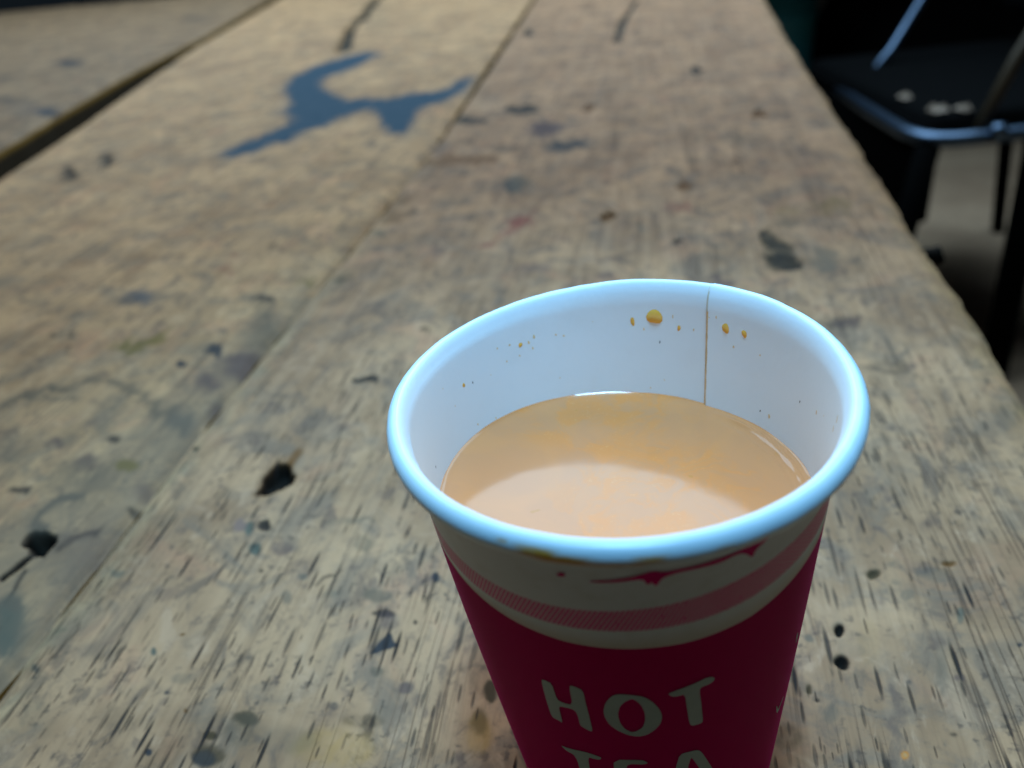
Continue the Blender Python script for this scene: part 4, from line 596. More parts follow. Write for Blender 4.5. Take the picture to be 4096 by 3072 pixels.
def make_plank(left, right, s0, s1, nt, ds0, mat, seed, label=None, near=True, cracks=(), zoff=0.0, thick=0.034, tint=None):
    """left/right: lists of (s, t)"""
    ss = [s0]
    while ss[-1] < s1:
        d = math.hypot(max(ss[-1], 0.0)+0.10, 0.14)
        ss.append(ss[-1]+ds0*max(1.0, (d/0.20)**1.55))
    ss[-1] = s1
    ss = np.array(ss); ns = len(ss)
    L = np.interp(ss, [q[0] for q in left], [q[1] for q in left]); Rr = np.interp(ss, [q[0] for q in right], [q[1] for q in right])
    L = L+(fnoise(ss*60, 0*ss+seed, 41)-0.5)*0.0022; Rr = Rr+(fnoise(ss*60, 0*ss+seed, 77)-0.5)*0.0030
    q = np.linspace(0, 1, nt); q = q+0.055*np.sin(2*np.pi*q)*-1/(2*np.pi)*0.9   # a little denser at the edges
    T = L[:, None]*(1-q)+Rr[:, None]*q; S = np.repeat(ss[:, None], nt, 1)
    Tf, Sf = T.ravel(), S.ravel()
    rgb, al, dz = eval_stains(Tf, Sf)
    for pts, w, dp, c in cracks:
        rgb, al, dz = crack(Tf, Sf, pts, w, dp, rgb, al, dz, c)
    if tint is not None:
        tc_, ta_ = tint(Tf, Sf, (T-L[:, None]).ravel(), (Rr[:, None]-T).ravel())
        keep = 1-al; w_ = ta_*keep; na = al+w_
        rgb = (rgb*al[:, None]+tc_*w_[:, None])/np.maximum(na, 1e-6)[:, None]; al = na
    e = np.minimum(T-L[:, None], Rr[:, None]-T).ravel()
    z = dz + (fnoise(Tf*25, Sf*8, seed+1)-0.5)*0.0012 + (fnoise(Tf*160, Sf*30, seed+2, 2)-0.5)*0.00018
    z = z - 0.0016*np.exp(-(e/0.0022)**2) - 0.0010*np.exp(-(e/0.006)**2) + zoff
    top = np.stack([Tf, Sf, z], 1)
    faces = grid_faces(ns, nt)[:, ::-1]
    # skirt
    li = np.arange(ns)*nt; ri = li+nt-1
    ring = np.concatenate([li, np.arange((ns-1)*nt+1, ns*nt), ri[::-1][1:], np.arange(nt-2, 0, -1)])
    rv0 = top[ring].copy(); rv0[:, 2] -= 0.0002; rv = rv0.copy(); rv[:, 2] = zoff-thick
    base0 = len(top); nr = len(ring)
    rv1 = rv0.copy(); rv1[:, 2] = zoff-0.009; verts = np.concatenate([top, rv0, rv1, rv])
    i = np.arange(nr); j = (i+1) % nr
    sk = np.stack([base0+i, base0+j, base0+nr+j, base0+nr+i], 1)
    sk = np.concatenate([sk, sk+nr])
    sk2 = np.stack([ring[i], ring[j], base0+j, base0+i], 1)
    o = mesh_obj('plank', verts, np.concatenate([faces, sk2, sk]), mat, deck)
    at = o.data.attributes.new('stain_shade', 'FLOAT_COLOR', 'POINT')
    cd = np.zeros((len(verts), 4), np.float32); cd[:len(top), :3] = rgb; cd[:len(top), 3] = al
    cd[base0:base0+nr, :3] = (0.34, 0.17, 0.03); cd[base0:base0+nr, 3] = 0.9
    cd[base0+nr:, :3] = (0.030, 0.018, 0.008); cd[base0+nr:, 3] = 1.0  # lower board sides near black: shade of the gaps put into the colour
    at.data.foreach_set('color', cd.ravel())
    if label: o['label'] = label
    return o

wood_a = wood_mat('weathered_board', 1.0, (0.92, 0.92, 0.96), 0.0)
wood_b = wood_mat('scuffed_board', 0.35, (1.15, 1.20, 1.16), 4.0, 1.15, 0.35)
wood_c = wood_mat('grey_board', 0.3, (0.66, 0.72, 0.76), 9.0, 1.0, 0.35)
DARK = (0.05, 0.038, 0.026)
JOINT = [(-0.5, -0.136), (0.003, -0.1432), (0.0325, -0.1448), (0.0696, -0.1462), (0.1134, -0.1469), (0.1806, -0.1472), (0.29, -0.1456), (0.363, -0.145), (0.4474, -0.1449), (0.70, -0.1547), (1.2886, -0.1802), (2.0, -0.211)]
def off(L, d, d2=None, s_from=0.69):
    return [(s, t+(d if s < s_from else (d2 if d2 is not None else d))) for s, t in L]
EDGE = [(-0.5, 0.104), (0.0, 0.113), (0.1299, 0.117), (0.1696, 0.1186), (0.2079, 0.119), (0.2534, 0.1189), (0.348, 0.1223), (0.5034, 0.1259), (0.791, 0.1326), (1.07, 0.1435), (2.0, 0.18)]
def tint_a(T, S, dl, dr):
    a = 0.36*np.exp(-(dl/0.012)**2)*(0.5+0.5*sstep(0.5, 0.2, S))+0.30*np.exp(-(dr/0.010)**2)
    c = np.where((dl < dr)[:, None], np.array([(0.54, 0.36, 0.185)]), np.array([(0.44, 0.25, 0.07)]))
    return c, a
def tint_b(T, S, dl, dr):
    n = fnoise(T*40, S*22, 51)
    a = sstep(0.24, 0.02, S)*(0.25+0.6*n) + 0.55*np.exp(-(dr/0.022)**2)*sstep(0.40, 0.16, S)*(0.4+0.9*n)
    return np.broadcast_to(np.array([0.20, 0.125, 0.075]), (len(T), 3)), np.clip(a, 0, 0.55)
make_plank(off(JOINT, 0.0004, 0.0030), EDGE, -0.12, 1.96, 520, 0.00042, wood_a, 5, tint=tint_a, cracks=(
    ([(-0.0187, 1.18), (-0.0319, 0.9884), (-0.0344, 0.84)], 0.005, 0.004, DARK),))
GAPL = [(-0.5, -0.33), (0.2, -0.41), (0.4426, -0.475), (0.5794, -0.508), (0.80, -0.567), (1.073, -0.6376), (1.5567, -0.737), (2.0, -0.835)]
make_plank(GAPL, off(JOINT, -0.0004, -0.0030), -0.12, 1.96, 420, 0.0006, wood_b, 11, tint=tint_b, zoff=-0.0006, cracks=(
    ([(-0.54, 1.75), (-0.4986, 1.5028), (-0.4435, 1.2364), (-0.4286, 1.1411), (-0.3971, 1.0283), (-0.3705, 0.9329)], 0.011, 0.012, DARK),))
GAPU = [(-0.5, -0.40), (0.2, -0.468), (0.4957, -0.530), (0.6578, -0.571), (0.894, -0.626), (1.1934, -0.678), (1.706, -0.795), (2.0, -0.86)]
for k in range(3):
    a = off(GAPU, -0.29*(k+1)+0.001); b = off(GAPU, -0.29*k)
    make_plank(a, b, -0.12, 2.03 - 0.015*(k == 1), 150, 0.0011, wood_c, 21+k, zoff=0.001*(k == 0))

mat_under = plain('dark_batten', (0.10, 0.065, 0.035), 0.7)
def under(name, lo, hi):
    o = rbox(name, lo, hi, mat_under, table, 0.003); return o
# battens and legs below the boards (table is a child space whose z = 0 is the floor)
def loc2(t, s): return (t*math.cos(ANG)+s*math.sin(ANG), -t*math.sin(ANG)+s*math.cos(ANG))
for s in (0.12, 1.75):
    v = []
    for t, ss_ in ((-1.3, s-0.04), (0.08, s-0.04), (0.08, s+0.04), (-1.3, s+0.04)):
        v.append(loc2(t, ss_))
    vs = [(x, y, -FZ-0.085) for x, y in v]+[(x, y, -FZ-0.036) for x, y in v]
    mesh_obj('batten', vs, [(3, 2, 1, 0), (4, 5, 6, 7), (0, 1, 5, 4), (1, 2, 6, 5), (2, 3, 7, 6), (3, 0, 4, 7)], mat_under, table, False)
for t, s in ((-1.2, 0.12), (-0.02, 0.12), (-1.2, 1.75), (-0.02, 1.75)):
    v = [loc2(t+a*0.04, s+b*0.04) for a, b in ((-1, -1), (1, -1), (1, 1), (-1, 1))]
    vs = [(x, y, 0.001) for x, y in v]+[(x, y, -FZ-0.086) for x, y in v]
    mesh_obj('leg', vs, [(3, 2, 1, 0), (4, 5, 6, 7), (0, 1, 5, 4), (1, 2, 6, 5), (2, 3, 7, 6), (3, 0, 4, 7)], mat_under, table, False)
# a dark stub sticking out of the table's long edge
stub_mat = plain('dark_iron', (0.015, 0.010, 0.007), 0.9, spec=0.05)
sx, sy = loc2(0.1195, 0.252)
tube('bolt', [(sx-0.006, sy, -FZ-0.006), (sx+0.004, sy-0.001, -FZ-0.006), (sx+0.0075, sy-0.0015, -FZ-0.005)], 0.0042, stub_mat, table, 8)

# ---------------------------------------------------------------- the cup
CP = dict(w0=0.919786, wk=0.130959, c2=-0.0447575, s2=-0.0104655, c3=0.0209578, s3=0.0129333, zc=-0.0140009, zs=0.0305058)
TA, TB = 0.0439451, -0.0286394
Rx = np.array([[1, 0, 0], [0, math.cos(TB), -math.sin(TB)], [0, math.sin(TB), math.cos(TB)]])
Ry = np.array([[math.cos(TA), 0, -math.sin(TA)], [0, 1, 0], [math.sin(TA), 0, math.cos(TA)]])
ROT = Rx@Ry
SEAM = 0.877
RT = 0.047
def ringf(th, z):
    return 1+(CP['c2']*np.cos(2*th)+CP['s2']*np.sin(2*th)+CP['c3']*np.cos(3*th)+CP['s3']*np.sin(3*th))*np.exp(z)
def to_world(X): return (X@ROT.T)*R+np.array([0, 0, H])
def wall(th, z, inn=0.0):
    """theta, z (cup units, 0 at the rim) -> world"""
    th = np.asarray(th, float); z = np.asarray(z, float)
    rr = (CP['w0']+CP['wk']*z)*ringf(th, z)-inn
    zz = z+(CP['zc']*np.cos(2*th)+CP['zs']*np.sin(2*th))*np.exp(np.minimum(z, 0)/0.12)
    return to_world(np.stack([rr*np.cos(th), rr*np.sin(th), zz], -1))
ZB = -2.19

paper = NT('white_paper')
_g = paper.n('ShaderNodeNewGeometry')
_f, _ = paper.noise(_g.outputs['Position'], 900, 4, 0.6)
_f2, _ = paper.noise(_g.outputs['Position'], 110, 4, 0.6)
_c = paper.mix(paper.math('MULTIPLY', paper.ramp(_f2, 0.5, 0.8), 0.35), (0.86, 0.86, 0.85), (0.80, 0.78, 0.75))
paper.set(Base_Color=_c, Roughness=0.42, Specular_IOR_Level=0.45); paper.bump(_f, 0.10, 0.0003)

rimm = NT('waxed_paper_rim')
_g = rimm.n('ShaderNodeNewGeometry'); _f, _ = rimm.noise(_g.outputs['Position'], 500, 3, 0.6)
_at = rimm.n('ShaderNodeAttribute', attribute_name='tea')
_c = rimm.mix(_at.outputs['Fac'], (0.64, 0.78, 0.82), (0.66, 0.28, 0.01))  # blue cast of the light put into the white paper's colour
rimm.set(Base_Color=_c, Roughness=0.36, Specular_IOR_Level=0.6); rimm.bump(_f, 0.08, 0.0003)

# printed outside
B1T = np.array([(-3.6, -0.29), (-2.719, -0.302), (-2.297, -0.316), (-2.003, -0.321), (-1.771, -0.317), (-1.55, -0.307), (-1.312, -0.289), (-0.9, -0.262), (-0.4, -0.235), (0.3, -0.22)])
B1B = np.array([(-3.6, -0.39), (-2.75, -0.402), (-2.219, -0.418), (-1.939, -0.423), (-1.703, -0.426), (-1.471, -0.428), (-1.202, -0.421), (-0.8, -0.395), (-0.4, -0.365), (0.3, -0.34)])
B2 = np.array([(-3.6, -0.40), (-2.648, -0.438), (-2.243, -0.488), (-1.956, -0.516), (-1.711, -0.528), (-1.469, -0.536), (-1.187, -0.53), (-0.645, -0.464), (-0.3, -0.43), (0.3, -0.40)])
pr = NT('printed_paper')
_uv = pr.n('ShaderNodeUVMap', uv_map='print'); _sx = pr.n('ShaderNodeSeparateXYZ'); pr.l(_uv.outputs[0], _sx.inputs[0])
U, V = _sx.outputs[0], _sx.outputs[1]     # U = angle (rad), V: 0.3..0.42 hatched band, >0.52 red
_n, _ = pr.noise(pr.mapv(_uv.outputs[0], (60, 60, 1)), 1.0, 3, 0.6)
_nl, _ = pr.noise(pr.mapv(_uv.outputs[0], (9, 14, 1)), 1.0, 3, 0.6)
wob = pr.math('MULTIPLY', pr.math('SUBTRACT', _n, 0.5), 0.010)
Vw = pr.math('ADD', V, wob)
inband = pr.math('MULTIPLY', pr.ramp(Vw, 0.298, 0.302), pr.math('SUBTRACT', 1.0, pr.ramp(Vw, 0.418, 0.422)))
d1 = pr.math('FRACT', pr.math('MULTIPLY', pr.math('ADD', U, pr.math('MULTIPLY', V, 0.55)), 50.0))
d2 = pr.math('FRACT', pr.math('MULTIPLY', pr.math('SUBTRACT', pr.math('MULTIPLY', U, 0.55), pr.math('MULTIPLY', V, 1.0)), 60.0))
s1 = pr.ramp(d1, 0.22, 0.32); s1 = pr.math('MULTIPLY', s1, pr.math('SUBTRACT', 1.0, pr.ramp(d1, 0.90, 1.0)))
s2 = pr.ramp(d2, 0.60, 0.68); s2 = pr.math('MULTIPLY', s2, pr.math('SUBTRACT', 1.0, pr.ramp(d2, 0.92, 1.0)))
s2 = pr.math('MULTIPLY', s2, pr.ramp(U, -1.55, -1.30))
blot = pr.ramp(_n, 0.60, 0.66)
hatch = pr.math('MAXIMUM', pr.math('MAXIMUM', pr.math('MAXIMUM', s1, s2), blot), 0.38)
red = pr.ramp(V, 0.5205, 0.5225)
ink = pr.math('MAXIMUM', red, pr.math('MULTIPLY', inband, hatch))
fib, _ = pr.noise(pr.mapv(_uv.outputs[0], (260, 130, 1)), 1.0, 4, 0.65)
paperc = pr.mix(pr.math('MULTIPLY', pr.ramp(_nl, 0.45, 0.75), 0.5), (0.80, 0.80, 0.77), (0.70, 0.68, 0.60))
warm_edge = pr.math('MULTIPLY', pr.ramp(V, 0.435, 0.525), pr.math('SUBTRACT', 1.0, red))
paperc = pr.mix(pr.math('MULTIPLY', warm_edge, 0.55), paperc, (0.58, 0.44, 0.24))  # paper turns warmer and browner towards the red edge
redc = pr.mix(fib, (0.28, 0.000, 0.040), (0.80, 0.000, 0.15))
redc = pr.mix(red, (0.82, 0.010, 0.20), redc)
pr.set(Base_Color=pr.mix(ink, paperc, redc), Roughness=pr.math('ADD', 0.30, pr.math('MULTIPLY', fib, 0.25)), Specular_IOR_Level=pr.math('SUBTRACT', 0.40, pr.math('MULTIPLY', red, 0.39)))
pr.bump(fib, 0.35, 0.0004)
pr.set(Sheen_Weight=pr.math('MULTIPLY', red, 0.8), Sheen_Roughness=0.45, Sheen_Tint=(1.0, 0.03, 0.28, 1.0))

cup = empty('paper_cup', (0, 0, 0))
tag(cup, 'white and crimson paper cup lettered HOT TEA, standing on the table', 'paper cup')

nth = 300
th = np.linspace(-math.pi, math.pi, nth)
def interp_b(B, t): return np.interp(np.where(t > 0.5, t-2*math.pi, t), B[:, 0], B[:, 1])
zo = np.concatenate([np.linspace(0.0, -0.62, 90), np.linspace(-0.62, ZB, 60)[1:]])
TT, ZZ = np.meshgrid(th, zo, indexing='ij')
ow = mesh_obj('wall', wall(TT, ZZ).reshape(-1, 3), grid_faces(nth, len(zo))[:, ::-1], pr.m, cup)
# print coordinates: bands follow the slightly crooked print
def vcoord(t, z):
    a, b, c = interp_b(B1T, t), interp_b(B1B, t), interp_b(B2, t)
    return np.where(z > a, 0.3*z/a, np.where(z > b, 0.3+0.12*(z-a)/(b-a), np.where(z > c, 0.42+0.10*(z-b)/(c-b), 0.52+(c-z))))
uvl = ow.data.uv_layers.new(name='print')
li = np.empty(len(ow.data.loops), np.int32); ow.data.loops.foreach_get('vertex_index', li)
uvv = np.stack([TT.ravel(), vcoord(TT.ravel(), ZZ.ravel())], 1)[li]
uvl.data.foreach_set('uv', uvv.astype(np.float32).ravel())
# inside of the wall, with the lapped seam as a small step
ZIN = -0.055
def dents(t): return 0.05*(fnoise((t % (2*math.pi))*5, 0*t, 8)-0.5)+0.05*(fnoise((t % (2*math.pi))*19, 0*t, 18)-0.5)
def lapf(t):
    t = t % (2*math.pi)
    return np.where((t < SEAM) & (t > SEAM-0.42), 1.0, 0.0)*sstep(SEAM-0.42, SEAM-0.36, t)
def tube_r(t): return RT*(1+0.07*lapf(t)+dents(t))
def rim_z(t): return 0.006*(fnoise((t % (2*math.pi))*3, 0*t, 4)-0.5)
thi = np.concatenate([np.linspace(SEAM+1e-4, SEAM+0.02, 4), np.linspace(SEAM+0.02, SEAM+2*math.pi-0.02, 290)[1:-1], np.linspace(SEAM+2*math.pi-0.02, SEAM+2*math.pi-1e-4, 4)])
s_in = np.concatenate([np.linspace(ZB+0.10, ZIN, 60), 1+np.sin(np.linspace(0, 0.5*math.pi, 22)[1:])])   # >1: along the flare
lv = []
for s in s_in:
    if s <= 0: z = np.full_like(thi, s); fl = 0*thi
    else:
        k = s-1; z = ZIN+(tube_r(thi)-ZIN)*k
        fl = 1-np.sqrt(np.maximum(0, 1-k*k))
    step = 0.008*np.exp(-((thi-SEAM-2*math.pi)/0.35)**2)
    ri = (CP['w0']+CP['wk']*z)*ringf(thi, np.minimum(z, 0))-0.012-step
    r = ri+(ringf(thi, 0.0)-RT-ri)*fl
    zz = z+(CP['zc']*np.cos(2*thi)+CP['zs']*np.sin(2*thi)+rim_z(thi))*np.exp(np.minimum(z, 0)/0.12)
    lv.append(to_world(np.stack([r*np.cos(thi), r*np.sin(thi), zz], -1)))
lv = np.stack(lv, 1)
mesh_obj('lining', lv.reshape(-1, 3), grid_faces(len(thi), len(s_in))[:, ::-1], paper.m, cup)
# the cut edge of the lap, soaked with tea
seam_mat = plain('tea_soaked_edge', (0.80, 0.46, 0.20), 0.5, vary=0.3, scale=600)
zs_ = np.linspace(-0.055, -0.60, 60)
sv = []
for k, (dt, inn) in enumerate(((-0.008, 0.0205), (-0.004, 0.0228), (0.003, 0.0200), (0.007, 0.0125))):
    wv = 1+0.35*(vnoise(zs_*40, 0*zs_, 3)-0.5)
    sv.append(wall(SEAM+dt*wv, zs_, inn))
sv = np.stack(sv, 0)
mesh_obj('seam', sv.reshape(-1, 3), grid_faces(4, len(zs_)), seam_mat, cup)

# rolled rim
nt_ = 420
tt = np.linspace(0, 2*math.pi, nt_, endpoint=False)
pa = np.concatenate([np.linspace(-2.6, 0.5*math.pi, 30)])          # outer roll, from the tucked edge to the top
k_tr = tube_r(tt)
rr = (ringf(tt, 0.0)-RT)[:, None]+k_tr[:, None]*np.cos(pa)
zz = k_tr[:, None]*np.sin(pa)+(CP['zc']*np.cos(2*tt)+CP['zs']*np.sin(2*tt)+rim_z(tt))[:, None]
nph = len(pa)
T2 = np.repeat(tt[:, None], nph, 1); P2 = np.broadcast_to(pa, T2.shape)
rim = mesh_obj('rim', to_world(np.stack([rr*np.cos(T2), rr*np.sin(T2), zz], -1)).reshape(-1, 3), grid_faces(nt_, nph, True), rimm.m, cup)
ta = rim.data.attributes.new('tea', 'FLOAT', 'POINT')
tea_v = np.zeros(T2.shape)
def wrap(a): return (a+math.pi) % (2*math.pi)-math.pi
for t0, p0, wt, wp, am in ((-1.95, 0.15, 0.065, 0.45, 1.0), (-1.88, -0.15, 0.10, 0.45, 1.0), (-1.62, 0.10, 0.05, 0.28, 0.8), (-1.80, -0.30, 0.22, 0.30, 0.7), (-1.40, 0.0, 0.03, 0.25, 0.4), (-2.06, 0.45, 0.02, 0.2, 0.6)):
    nz = 0.7+0.7*fnoise(T2*40, P2*6, 13)
    tea_v = np.maximum(tea_v, am*np.exp(-(wrap(T2-t0)/wt)**4-(wrap(P2-p0)/wp)**4)*nz)
ta.data.foreach_set('value', np.clip(tea_v, 0, 1).astype(np.float32).ravel())

zr = np.linspace(ZIN, RT*0.9, 14)
sr = []
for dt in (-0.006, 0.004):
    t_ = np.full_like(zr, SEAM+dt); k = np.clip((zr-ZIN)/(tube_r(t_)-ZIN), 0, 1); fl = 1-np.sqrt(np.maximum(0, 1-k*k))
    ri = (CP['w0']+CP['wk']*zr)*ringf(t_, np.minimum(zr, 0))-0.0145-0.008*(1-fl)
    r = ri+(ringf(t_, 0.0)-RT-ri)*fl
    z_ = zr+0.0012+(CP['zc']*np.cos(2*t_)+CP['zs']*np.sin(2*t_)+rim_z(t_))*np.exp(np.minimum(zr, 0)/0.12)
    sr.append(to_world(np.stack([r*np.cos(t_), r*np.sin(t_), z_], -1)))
mesh_obj('seam', np.stack(sr, 0).reshape(-1, 3), grid_faces(2, 14), plain('lap_edge_tan', (0.66, 0.52, 0.38), 0.5), cup)  # tan seam line carried on up over the flare

# base: recessed disc and foot ring
zb = np.array([ZB, ZB+0.005, ZB+0.10, ZB+0.10]); 
tb = np.linspace(0, 2*math.pi, 96, endpoint=False)
rings = []
for rf, z in ((1.0, ZB), (0.97, ZB), (0.965, ZB+0.10), (0.5, ZB+0.10), (0.02, ZB+0.10)):
    base_r = (CP['w0']+CP['wk']*z)*rf
    rings.append(to_world(np.stack([base_r*np.cos(tb), base_r*np.sin(tb), np.full_like(tb, z)], -1)))
bv = np.stack(rings, 1)
mesh_obj('base', bv.reshape(-1, 3), grid_faces(96, 5, True), paper.m, cup)

# lettering and printed strokes, laid on the wall
letter_mat = plain('unprinted_paper', (0.40, 0.46, 0.40), 0.5, vary=0.08, scale=500)
stroke_mat = plain('crimson_ink', (0.80, 0.006, 0.18), 0.6, spec=0.05, vary=0.2, scale=900)
def pip(x, y, poly):
    c = False; n = len(poly); j = n-1
    for i in range(n):
        xi, yi = poly[i]; xj, yj = poly[j]
        if (yi > y) != (yj > y) and x < (xj-xi)*(y-yi)/(yj-yi)+xi: c = not c
        j = i
    return c
def decal(name, outer, mat, hole=None, proud=0.0022, step=0.02, round_it=True):
    def smooth(p):
        if not round_it: return p
        out = []
        n = len(p)
        for i in range(n):
            a, b = p[i], p[(i+1) % n]
            out += [(0.8*a[0]+0.2*b[0], 0.8*a[1]+0.2*b[1]), (0.2*a[0]+0.8*b[0], 0.2*a[1]+0.8*b[1])]
        return out
    outer = smooth(outer); hole = smooth(hole) if hole else None
    V_ = [Vector(q) for q in outer]; E_ = [(i, (i+1) % len(outer)) for i in range(len(outer))]
    if hole:
        n0 = len(V_); V_ += [Vector(q) for q in hole]; E_ += [(n0+i, n0+(i+1) % len(hole)) for i in range(len(hole))]
    xs = [q[0] for q in outer]; ys = [q[1] for q in outer]
    x = min(xs)+step/2
    while x < max(xs):
        y = min(ys)+step/2
        while y < max(ys):
            if pip(x, y, outer) and not (hole and pip(x, y, hole)): V_.append(Vector((x+1e-4*math.sin(y*900), y)))
            y += step
        x += step
    vo, _, fo, *_r = delaunay_2d_cdt(V_, E_, [], 0, 1e-6)
    fs = []
    for f in fo:
        cx = sum(vo[i][0] for i in f)/len(f); cy = sum(vo[i][1] for i in f)/len(f)
        if pip(cx, cy, outer) and not (hole and pip(cx, cy, hole)): fs.append(tuple(f))
    a = np.array([(v[0], v[1]) for v in vo])
    return mesh_obj(name, wall(a[:, 0], a[:, 1], -proud), fs, mat, cup)
L_H = [(-2.1512, -0.8253), (-2.1274, -0.8173), (-2.0928, -0.8234), (-2.0907, -0.9278), (-2.0596, -0.9373), (-2.0089, -0.9328), (-2.0021, -0.7981), (-1.9746, -0.7963), (-1.9373, -0.8113), (-1.9384, -0.8985), (-1.9358, -0.9834), (-1.9359, -1.0963), (-1.9545, -1.0952), (-1.9817, -1.082), (-1.9976, -1.0712), (-1.9964, -1.0026), (-2.0024, -0.9732), (-2.0179, -0.9633), (-2.0539, -0.9659), (-2.0892, -0.9735), (-2.095, -1.0114), (-2.0973, -1.0965), (-2.1198, -1.0871), (-2.1522, -1.0833), (-2.1592, -1.059), (-2.1599, -1.012), (-2.1584, -0.9339)]
L_O = [(-1.7714, -0.8087), (-1.7222, -0.8132), (-1.6686, -0.8273), (-1.6304, -0.8657), (-1.6016, -0.9198), (-1.5899, -0.9685), (-1.5995, -1.0218), (-1.6281, -1.0613), (-1.6681, -1.0934), (-1.7129, -1.1034), (-1.7616, -1.0917), (-1.8082, -1.0626), (-1.8424, -1.0268), (-1.8585, -0.9815), (-1.8604, -0.9347), (-1.8451, -0.8782), (-1.8196, -0.8368), (-1.7971, -0.8157)]
L_Oin = [(-1.7217, -0.8379), (-1.7004, -0.8552), (-1.6822, -0.8866), (-1.6696, -0.9338), (-1.6702, -0.9886), (-1.6837, -1.0354), (-1.7153, -1.0624), (-1.7405, -1.0705), (-1.7687, -1.0512), (-1.7892, -1.0123), (-1.7949, -0.9494), (-1.7798, -0.894), (-1.7564, -0.8623)]
L_T = [(-1.5634, -0.8261), (-1.5225, -0.8147), (-1.4814, -0.8057), (-1.4292, -0.7961), (-1.3866, -0.7854), (-1.3588, -0.791), (-1.3409, -0.8066), (-1.3482, -0.8245), (-1.373, -0.8345), (-1.4115, -0.8358), (-1.4128, -0.8718), (-1.4011, -0.9514), (-1.3867, -1.0735), (-1.4013, -1.0829), (-1.4428, -1.0821), (-1.4578, -1.0606), (-1.471, -0.9623), (-1.4834, -0.8527), (-1.5226, -0.8553), (-1.5433, -0.8497)]
L_T2 = [(-2.1581, -1.29), (-2.133, -1.2897), (-2.0866, -1.284), (-2.0047, -1.2709), (-1.949, -1.2779), (-1.9193, -1.2868), (-1.932, -1.3079), (-1.967, -1.31), (-1.9988, -1.308), (-2.0093, -1.4328), (-2.0102, -1.5827), (-2.052, -1.6099), (-2.0871, -1.6167), (-2.0741, -1.4605), (-2.0731, -1.3609), (-2.089, -1.3243), (-2.1295, -1.3182)]
L_E = [(-1.855, -1.2852), (-1.7055, -1.2759), (-1.6735, -1.3019), (-1.6933, -1.3132), (-1.7827, -1.3107), (-1.798, -1.3703), (-1.7094, -1.3707), (-1.7144, -1.3979), (-1.7987, -1.4067), (-1.8067, -1.5099), (-1.6932, -1.4954), (-1.6755, -1.5198), (-1.6961, -1.5378), (-1.8789, -1.5607), (-1.868, -1.4178)]
L_A = [(-1.5059, -1.2673), (-1.4505, -1.2645), (-1.403, -1.2706), (-1.3786, -1.3067), (-1.3402, -1.3896), (-1.2794, -1.5234), (-1.2259, -1.6648), (-1.2834, -1.6597), (-1.338, -1.5381), (-1.4725, -1.491), (-1.492, -1.5781), (-1.5461, -1.5584), (-1.5315, -1.4367), (-1.5277, -1.3569)]
L_Ain = [(-1.4432, -1.31), (-1.4262, -1.3426), (-1.3939, -1.4131), (-1.3627, -1.4853), (-1.4664, -1.4475), (-1.4579, -1.37)]
L_stroke = [(-1.8247, -0.1625), (-1.7201, -0.152), (-1.6514, -0.138), (-1.6034, -0.124), (-1.5695, -0.1368), (-1.4781, -0.1361), (-1.3889, -0.1364), (-1.2928, -0.133), (-1.2415, -0.126), (-1.1342, -0.1356), (-1.1903, -0.1589), (-1.2124, -0.1708), (-1.224, -0.2016), (-1.254, -0.1677), (-1.2913, -0.1463), (-1.3641, -0.1574), (-1.441, -0.1518), (-1.5136, -0.1495), (-1.5628, -0.1589), (-1.5783, -0.1726), (-1.595, -0.2), (-1.6104, -0.176), (-1.6226, -0.1894), (-1.6386, -0.1554), (-1.7211, -0.1644), (-1.8044, -0.1682)]
L_dot = [(-1.9344, -0.1479), (-1.9177, -0.1369), (-1.8997, -0.1385), (-1.8999, -0.149), (-1.921, -0.1564)]
L_mark = [(-0.7777, -1.3939), (-0.7287, -1.4401), (-0.474, -1.6186), (-0.5061, -1.595), (-0.6914, -1.4886), (-0.7481, -1.4369)]
L_DROPS = [(1.1842, -0.1088, 0.0401, 0.0392), (1.3095, -0.1324, 0.0105, 0.024), (1.0442, -0.1546, 0.0087, 0.0153), (0.761, -0.1145, 0.0192, 0.0262), (0.6444, -0.1164, 0.0157, 0.0185), (1.9533, -0.1547, 0.0105, 0.0131), (1.9033, -0.1564, 0.0061, 0.0087), (1.8678, -0.1354, 0.007, 0.0098), (1.8871, -0.1922, 0.0052, 0.0065), (2.37, -0.2098, 0.0087, 0.0131), (2.054, -0.2119, 0.0044, 0.0054), (2.0148, -0.1349, 0.0052, 0.0065), (1.9709, -0.2078, 0.0044, 0.0054), (1.7447, -0.1539, 0.0052, 0.0054), (1.7018, -0.1676, 0.0052, 0.0054), (0.4264, -0.4643, 0.0078, 0.0109), (0.0319, -0.2672, 0.0061, 0.0098), (-0.2648, -0.1355, 0.0078, 0.0196), (-0.2285, -0.204, 0.0061, 0.0153), (0.7061, -0.1914, 0.0052, 0.0076), (0.533, -0.1886, 0.0044, 0.0054), (0.9576, -0.1544, 0.0044, 0.0065), (0.8209, -0.0741, 0.0044, 0.0065), (2.0913, -0.1263, 0.0044, 0.0054), (1.2474, -0.1701, 0.0052, 0.0065), (2.3553, -0.4381, 0.0044, 0.0065), (2.2158, -0.4656, 0.0044, 0.0054), (1.0792, -0.1025, 0.0035, 0.0087)]
for nm, a, b in (('H', L_H, None), ('O', L_O, L_Oin), ('T', L_T, None), ('T', L_T2, None), ('E', L_E, None), ('A', L_A, L_Ain)):
    o = decal('letter', a, letter_mat, b)
    o['label'] = 'pale printed letter %s on the crimson wall' % nm
decal('brush_stroke', L_stroke, stroke_mat, step=0.015)
decal('ink_spot', L_dot, stroke_mat, step=0.01)
decal('printed_mark', [(-0.80, -1.36), (-0.785, -1.37), (-0.75, -1.43), (-0.69, -1.38), (-0.68, -1.39), (-0.745, -1.455), (-0.775, -1.42)], letter_mat, step=0.02)
